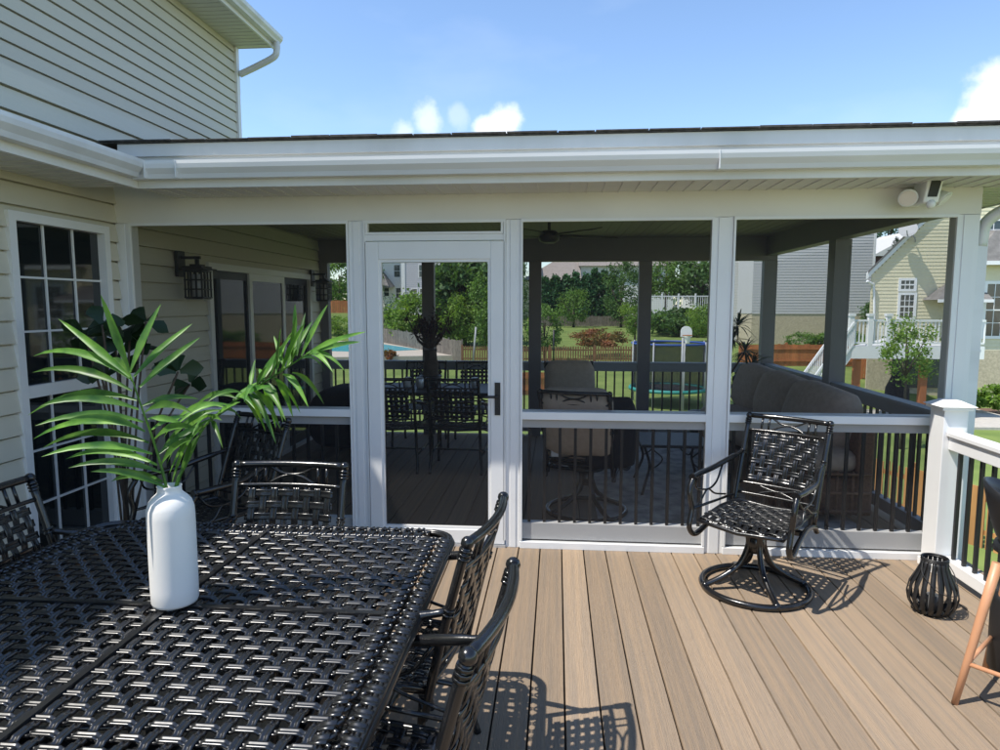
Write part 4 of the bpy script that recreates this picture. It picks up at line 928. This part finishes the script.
g=MB(); g.tube(bez([at(867,281,YH-.3),at(872,284,YH-.2),at(874,290,YH-.1),at(874,345,YH-.1)],4),.06,6); g.build('downspout',WHITE,h)
fwin(h,901.5,280.5,914,289,YH,3,2,.12); fwin(h,901,295,913,318,YH,3,4,.12); fwin(h,977,221,1010,247,YH,4,3,.12)
g=MB(); p=at(922,300,YH); q=at(975,284,YH); s_=at(975,300,YH)
g.quadbox([(p.x,YH-1.4,p.z),(s_.x,YH-1.4,p.z),(s_.x,YH-.03,p.z),(p.x,YH-.03,p.z),(p.x+.9,YH-.2,q.z),(s_.x,YH-.2,q.z),(s_.x,YH-.03,q.z),(p.x+1.0,YH-.03,q.z)]); g.build('canopy_roof',ROOFG,h)
g=MB(); g.box(p.x,s_.x,YH-1.42,YH-1.36,p.z-.12,p.z+.02); g.build('canopy_fascia',WHITE,h)
# right bump-out
YB2=33.2; a=at(975,262,YB2); b=at(1080,420,YB2)
g=MB(); lapfront(g,a.x,b.x,YB2,at(0,345,YB2).z,a.z,.17); g.box(a.x,b.x,YB2+.05,YH-.06,at(0,345,YB2).z,a.z); g.build('bay_wall',CREAM,h)
g=MB(); g.box(a.x-.02,b.x,YB2-.03,YH-.07,zb,at(0,345,YB2).z-.002); g.build('bay_base',TANB,h)
g=MB(); g.quadbox([(a.x-.4,YB2-.5,a.z),(b.x,YB2-.5,a.z),(b.x,YH-.06,a.z),(a.x-.4,YH-.06,a.z),(a.x+1,YH-.5,a.z+1.5),(b.x,YH-.5,a.z+1.5),(b.x,YH-.06,a.z+1.5),(a.x+1,YH-.06,a.z+1.5)]); g.build('bay_roof',ROOFG,h)
g=MB(); g.box(a.x-.42,b.x,YB2-.54,YB2-.44,a.z-.16,a.z+.02); g.build('bay_fascia',WHITE,h)
fwin(h,988,284,1016,336,YB2,4,4,.14)
sdh=thing('satellite_dish',at(914,236,YH-.6),'white satellite dish on the rake of the cream house','satellite dish')
c=at(908,229,YH-.6); g=MB(); dv=Vector((-.5,-.8,.35)).normalized(); g.tube([c-dv*.10,c-dv*.06,c],[.12,.3,.40],20); g.build('dish',STONE,sdh)
g=MB(); g.tube([c-dv*.1,at(915,238,YH-.25),at(915.5,242,YH-.1)],.035,6); g.tube([c+Vector((0,0,-.35)),c+dv*.5+Vector((0,0,-.25))],.025,6); g.build('arm',STONE,sdh)
# neighbour white deck with stairs
YD=27.5; nd=thing('neighbour_deck',(at(890,345,YD).x,YD,ground(17,YD)),'raised white deck with railing and stairs beside the cream house','deck')
a=at(852,346,YD); b=at(985,346,YD); z0_=a.z; zr=at(0,319,YD).z
g=MB(); g.quadbox([(a.x,YD,z0_-.5),(b.x,YD,z0_-.5),(b.x,YH-.4,z0_-.5),(a.x+4,YH-.4,z0_-.5),(a.x,YD,z0_),(b.x,YD,z0_),(b.x,YH-.4,z0_),(a.x+4,YH-.4,z0_)]); g.build('platform',WHITE,nd)
def picket_rail(P0,P1,par,hh,nm='railing'):
    g=MB(); P0=Vector(P0); P1=Vector(P1); u=Vector((0,0,1)); g.bar(P0+u*hh,P1+u*hh,.10,.08); g.bar(P0+u*.12,P1+u*.12,.06,.07); L=(P1-P0).length; n=int(L/.14)
    for i in range(n+1): p=P0+(P1-P0)*i/n; g.box(p.x-.022,p.x+.022,p.y-.022,p.y+.022,p.z+.12,p.z+hh)
    return g.build(nm,WHITE,par)
hh=zr-z0_
picket_rail((a.x,YD+.08,z0_),(b.x,YD+.08,z0_),nd,hh)
for x_ in (851,870,888,948): 
    q=at(x_,346,YD); g=MB(); g.box(q.x-.09,q.x+.09,YD,YD+.18,z0_+.001,zr+.18); g.box(q.x-.12,q.x+.12,YD-.03,YD+.21,zr+.18,zr+.28); g.build('newel_post',WHITE,nd)
for x_ in (858,925,970):
    q=at(x_,346,YD+.4); g=MB(); g.box(q.x-.12,q.x+.12,YD+.3,YD+.54,ground(q.x,YD)-.2,z0_-.5); g.build('support_post',CEDAR,nd)
s0_=at(850,346,YD+.3); s1_=at(798,408,YD+.3); s1_.z=ground(s1_.x,YD)+.05
picket_rail((s1_.x,YD,s1_.z),(s0_.x,YD,s0_.z),nd,hh*.95,'stair_railing'); picket_rail((s1_.x,YD+1.2,s1_.z),(s0_.x,YD+1.2,s0_.z),nd,hh*.95,'stair_railing')
g=MB(); n=14
for i in range(n):
    p=s1_+(s0_-s1_)*(i/n); q=s1_+(s0_-s1_)*((i+1)/n); g.box(p.x,q.x+.03,YD+.05,YD+1.15,q.z-.2,q.z-.15)
g.quadbox([(s1_.x,YD+.03,s1_.z-.3),(s0_.x,YD+.03,s0_.z-.4),(s0_.x,YD+.08,s0_.z-.4),(s1_.x,YD+.08,s1_.z-.3),(s1_.x,YD+.03,s1_.z+.1),(s0_.x,YD+.03,s0_.z),(s0_.x,YD+.08,s0_.z),(s1_.x,YD+.08,s1_.z+.1)])
g.build('stairs',WHITE,nd); q=at(797,400,YD); MB().box(q.x-.1,q.x+.1,YD-.1,YD+.1,ground(q.x,YD)-.1,s1_.z+hh+.1).build('newel_post',WHITE,nd)
g=MB(); a=at(862,395,29); b=at(1000,395,29); g.box(a.x-2,b.x,25.8,33.8,-3.2,-2.9); struct(g.build('patio',CONC))
q=at(929,389,26.5); tag(MB().lathe([(.22,0),(.32,.35),(.34,.42),(.30,.42),(.001,.4)],20,(q.x,26.5,-2.9)).build('planter',TEALP),'round teal glazed pot on the neighbour patio','pot')
g=MB(); q=at(897,392,29.5); g.lathe([(.5,0),(.45,1.0),(.25,1.5),(.05,1.6)],12,(q.x,29.5,-2.9)); tag(g.build('covered_grill',THROW),'grey covered grill under the white neighbouring deck','grill')
# trampoline
TQ=at(668,381,31); tr=thing('trampoline',(TQ.x,31,ground(TQ.x,31)),'round trampoline with dark net enclosure and teal pad on the lawn','trampoline')
rT=at(706,381,31).x-TQ.x; zt=at(0,340,31).z; zm=at(0,381,31).z
def ring(r,z,n=40): return [(TQ.x+r*math.cos(2*math.pi*i/n),31+r*math.sin(2*math.pi*i/n),z) for i in range(n)]
MB().tube(ring(rT,zm),.09,6,closed=True).build('pad',TEAL,tr); MB().tube(ring(rT*.97,zt),.05,6,closed=True).build('top_ring',BLUE,tr)
g=MB(); g.lathe([(rT*.96,zm+.05),(rT*.96,zt)],40,(TQ.x,31,0)); g.f=g.f[:-2]; g.s=g.s[:-2]
nm_=SCREEN.copy(); nm_.name='net_mesh'; nm_.node_tree.nodes['Mix Shader'].inputs[0].default_value=.62; nm_.node_tree.nodes['Diffuse BSDF'].inputs[0].default_value=(.02,.022,.028,1)
g.build('net',nm_,tr); g=MB(); g.lathe([(.01,zm),(rT*.93,zm-.01)],40,(TQ.x,31,0)); g.f=g.f[:-2]; g.s=g.s[:-2]; g.build('mat',NETM,tr)
for k in range(8):
    a=2*math.pi*(k+.3)/8; x_=TQ.x+rT*math.cos(a); y_=31+rT*math.sin(a); MB().tube([(x_,y_,ground(x_,y_)-.1),(x_,y_,zt+.1)],.035,6).build('pole',STONE,tr)
# basketball hoop
q=at(682,370,29); bh=thing('basketball_hoop',(q.x,29,ground(q.x,29)),'white basketball backboard on a pole in front of the trampoline','basketball hoop')
MB().tube([(q.x,29,ground(q.x,29)),(q.x,29,at(0,335,29).z)],.05,8).build('pole',STONE,bh)
a=at(681,326,28.7); b=at(692,337,28.7); g=MB(); n=12
pts=[(a.x,28.7,b.z),(b.x,28.7,b.z),(b.x,28.7,(a.z+b.z)/2)]+[((a.x+b.x)/2+(b.x-a.x)/2*math.cos(t*math.pi/8),28.7,(a.z+b.z)/2+(a.z-b.z)/2*math.sin(t*math.pi/8)) for t in range(1,8)]+[(a.x,28.7,(a.z+b.z)/2)]
g.prism(pts,(0,.06,0)); g.build('backboard',PLASTIC,bh)
g=MB(); g.tube([((a.x+b.x)/2+.2*math.cos(i*.4),28.45+.2*math.sin(i*.4),b.z+.08) for i in range(16)],.015,6,closed=True); g.build('rim',CEDAR,bh)
g=MB(); g.lathe([(.09,b.z-.25),(.15,b.z+.07)],12,((a.x+b.x)/2,28.45,0)); g.f=g.f[:-2]; g.s=g.s[:-2]; g.build('net',PLASTIC,bh)
# dark pole near small tree; white leaning pole
q=at(553.5,363,46.5); tag(MB().tube([(q.x,46.5,ground(q.x,46.5)),(q.x,46.5,at(0,328,46.5).z)],.07,6).build('yard_pole',BLACKM),'thin dark pole standing before the orange picket fence','pole')
a=at(473,362,46); b=at(476,327,46); tag(MB().tube([(a.x,46,ground(a.x,46)),b],.07,6).build('yard_pole',STONE),'leaning pale grey pole beyond the porch seen through the door','pole')
# ------------------------------------------------------------ trees
T=tree
T(428,500,256,335,62,L_DARK,'broadleaf_tree','large dark green tree right of the lilac townhouse seen through the door',n=12000,clumps=90,size=.3)
T(466,512,272,350,57,L_MID,'broadleaf_tree','bright mid green tree at the right side of the door view',n=8000)
T(386,446,292,340,64,L_LIGHT,'fruit_tree','light yellow green tree behind the weathered fence',n=6000,clumps=55)
T(432,482,296,342,60,L_LIGHT,'fruit_tree','light green low tree between the dark tree and the fence',n=7000,clumps=60)
T(366,396,286,345,70,L_EVER,'conifer_tree','dark evergreen tree at the left edge of the door view',n=3500)
T(316,362,252,308,90,L_MID,'broadleaf_tree','green tree above the far left orange fence beyond the pool',n=5000)
T(352,385,248,312,95,L_DARK,'broadleaf_tree','dark green tree between the far left fence and the townhouse',n=3500)
T(322,358,316,338,74,L_LIGHT,'shrub','rounded light green shrub behind the swimming pool','shrub',n=1800,trunk=False)
GE='evergreen row beyond the lawn'
for i,(x0,x1,t) in enumerate(((537,552,279),(548,562,275),(558,573,277),(568,582,274),(578,593,276),(588,602,270),(597,610,272),(606,618,276))):
    T(x0-8,x1+8,t-1,322,88+.3*i,L_EVER,'arborvitae_tree',['dark pointed evergreen at the left end of the evergreen row','second evergreen from the left in the evergreen row','third evergreen from the left in the evergreen row','fourth evergreen from the left in the evergreen row','fourth evergreen from the right in the evergreen row','third evergreen from the right, tallest in the row','second evergreen from the right in the evergreen row','evergreen at the right end of the row next to the magnolia'][i],n=4200,shape='cone',group=GE,clumps=130,size=.24)
T(600,643,262,320,80,L_DARK,'magnolia_tree','olive brown magnolia at the right end of the evergreen row',n=5000)
T(555,592,288,323,80,L_MID,'broadleaf_tree','rounded mid green tree in front of the evergreen row',n=2500)
T(572,627,329,348,51,L_RED,'red_shrub','red tipped rounded shrub on the lawn behind the picket fence','shrub',n=5000,trunk=False,size=.09)
T(500,534,256,352,55,L_DARK,'broadleaf_tree','dark tree just right of the screen door',n=9000,clumps=80)
T(526,562,306,352,49,L_MID,'small_tree','small airy tree beside the dark pole on the lawn',n=3000,size=.1)
T(618,652,300,335,58,L_LIGHT,'broadleaf_tree','bright green leafy tree left of the white raised deck',n=3800)
T(642,690,245,300,82,L_MID,'broadleaf_tree','green tree above the white raised deck',n=6000)
T(668,736,262,303,81,L_DARK,'broadleaf_tree','dark green tree at the right above the white raised deck',n=5000)
T(684,722,305,336,60,L_LIGHT,'shrub','yellow green shrub below the white raised deck','shrub',n=2500,trunk=False)
T(645,728,310,336,70,L_DARK,'shrub','dark shrubs massed below the white raised deck','shrub',n=4500,trunk=False)
T(860,892,301,325,44,L_DARK,'shrub','clipped dark green shrub between the grey and cream houses','shrub',n=3500,trunk=False)
T(785,815,332,350,46,L_MID,'shrub','green shrub at the left foot of the brick base','shrub',n=2500,trunk=False)
T(812,868,330,352,45,L_MID,'shrub','spreading green shrub at the right foot of the brick base','shrub',n=3500,trunk=False)
T(886,905,237,266,52,L_EVER,'conifer_tree','small dark evergreen above the cream house roof',n=1500,shape='cone',clumps=60)
T(862,915,185,268,75,L_EVER,'conifer_tree','tall dark trees behind the cream house gable',n=4500)
T(878,936,318,388,22,L_LIGHT,'young_tree','young light green tree on the lawn before the white neighbouring deck',n=2600,size=.05,clumps=30,gy=-3)
for i,(x0,x1,t,lab) in enumerate(((972,990,388,'leafy green plant at the foot of the cream bay wall'),(985,1006,384,'taller spiky green plant right of the leafy one by the cream bay wall'))):
    T(x0,x1,t,408,29.5,L_LIGHT,'bed_plant',lab,'plant',n=500,trunk=False,size=.1)
g=MB(); a=at(960,410,29); g.box(a.x,a.x+8,28.6,30.9,-3.1,-2.93); struct(g.build('planting_bed',MULCH))
# pool side lounge seats
q=at(388,357,52); rb=T(381,397,350,364,48,L_RED,'red_bush','small red flowering bush by the corner of the pool','shrub',n=500,trunk=False,size=.12)
# far horizon wood
g=MB()
for i in range(60):
    x_=-150+i*5.2+R.uniform(-2,2); crown(g,(x_,150+R.uniform(-6,6),3.5),5,4,R.uniform(3.5,5.2),260,.55,14)
tag(g.build('far_wood',L_DARK),'distant belt of woodland behind all the houses','woodland',kind='stuff')
# ------------------------------------------------------------ light, sky
sun=bpy.data.lights.new('sun','SUN'); sun.energy=3.6; sun.angle=rad(.53); sun.color=(1,.95,.87)
so=bpy.data.objects.new('sun',sun); COL.objects.link(so); dv=Vector((.52,.27,-1)); so.rotation_euler=dv.to_track_quat('-Z','Y').to_euler()
W=bpy.data.worlds.new('World'); S.world=W; W.use_nodes=True; nt=W.node_tree; bg=nt.nodes['Background']
sky=nt.nodes.new('ShaderNodeTexSky'); sky.sky_type='NISHITA'; sky.sun_disc=False; sky.sun_elevation=math.atan(1/math.hypot(.52,.27)); sky.sun_rotation=math.atan2(-.52,-.27)
sky.air_density=1.0; sky.dust_density=.12; sky.ozone_density=3.6
bg.inputs['Strength'].default_value=.14
tc=nt.nodes.new('ShaderNodeTexCoord'); nz=nt.nodes.new('ShaderNodeTexNoise'); nz.inputs['Scale'].default_value=9; nz.inputs['Detail'].default_value=8; nz.inputs['Roughness'].default_value=.6
nt.links.new(tc.outputs['Generated'],nz.inputs['Vector'])
def M(op,a,b=None):
    n=nt.nodes.new('ShaderNodeMath'); n.operation=op
    for i,v in enumerate((a,b)):
        if v is None: continue
        if isinstance(v,(int,float)): n.inputs[i].default_value=v
        else: nt.links.new(v,n.inputs[i])
    return n.outputs[0]
acc=None
dsub=nt.nodes.new('ShaderNodeVectorMath'); dsub.operation='SCALE'; dsub.inputs[3].default_value=1
for (px_,py_,r,st) in ((506,122,.033,.95),(488,127,.022,.8),(426,122,.036,.6),(405,130,.028,.5),(455,114,.024,.3),(992,112,.036,1.0),(966,120,.020,.9),(1034,100,.06,1.1)):
    v=(at(px_,py_,10)-Vector((CX,0,H))).normalized()
    n=nt.nodes.new('ShaderNodeVectorMath'); n.operation='DISTANCE'; nt.links.new(tc.outputs['Generated'],n.inputs[0]); n.inputs[1].default_value=v
    dd=M('DIVIDE',n.outputs['Value'],r); e=M('SUBTRACT',1.0,dd); e=M('ADD',e,M('MULTIPLY',M('SUBTRACT',nz.outputs['Fac'],.5),2.6))
    mr=nt.nodes.new('ShaderNodeMapRange'); mr.interpolation_type='SMOOTHSTEP'; nt.links.new(e,mr.inputs['Value']); mr.inputs['From Min'].default_value=.0; mr.inputs['From Max'].default_value=.65; mr.inputs['To Max'].default_value=min(1,st)
    near=M('LESS_THAN',dd,1.8); val=M('MULTIPLY',mr.outputs['Result'],near)
    acc=val if acc is None else M('MAXIMUM',acc,val)
wn=nt.nodes.new('ShaderNodeTexNoise'); wn.inputs['Scale'].default_value=3.5; wn.inputs['Detail'].default_value=7; mp=nt.nodes.new('ShaderNodeMapping'); mp.inputs['Scale'].default_value=(1,1,2.5); nt.links.new(tc.outputs['Generated'],mp.inputs['Vector']); nt.links.new(mp.outputs[0],wn.inputs['Vector'])
w2=nt.nodes.new('ShaderNodeMapRange'); nt.links.new(wn.outputs['Fac'],w2.inputs['Value']); w2.inputs['From Min'].default_value=.55; w2.inputs['From Max'].default_value=.8; w2.inputs['To Max'].default_value=.12
acc=M('MAXIMUM',acc,w2.outputs['Result'])
mx=nt.nodes.new('ShaderNodeMixRGB'); nt.links.new(acc,mx.inputs[0]); nt.links.new(sky.outputs[0],mx.inputs[1]); mx.inputs[2].default_value=(5.2,5.5,5.9,1); nt.links.new(mx.outputs[0],bg.inputs['Color'])
# ------------------------------------------------------------ camera
cd=bpy.data.cameras.new('camera'); cam=bpy.data.objects.new('camera',cd); COL.objects.link(cam); S.camera=cam
cd.sensor_width=36; cd.sensor_fit='HORIZONTAL'; cd.lens=F/1000*36; cd.clip_start=.05; cd.clip_end=2000
right=Vector((_x.x,_y.x,_up.x)); upv=Vector((_x.y,_y.y,_up.y)); fwd=Vector((_x.z,_y.z,_up.z))
mw=Matrix((right,upv,-fwd)).transposed().to_4x4(); mw.translation=Vector((CX,0,H)); cam.matrix_world=mw
S.view_settings.view_transform='Standard'; S.view_settings.look='None'; S.view_settings.exposure=.80; S.view_settings.gamma=1

S.cycles.max_bounces=6; S.cycles.diffuse_bounces=3; S.cycles.glossy_bounces=3; S.cycles.transparent_max_bounces=12
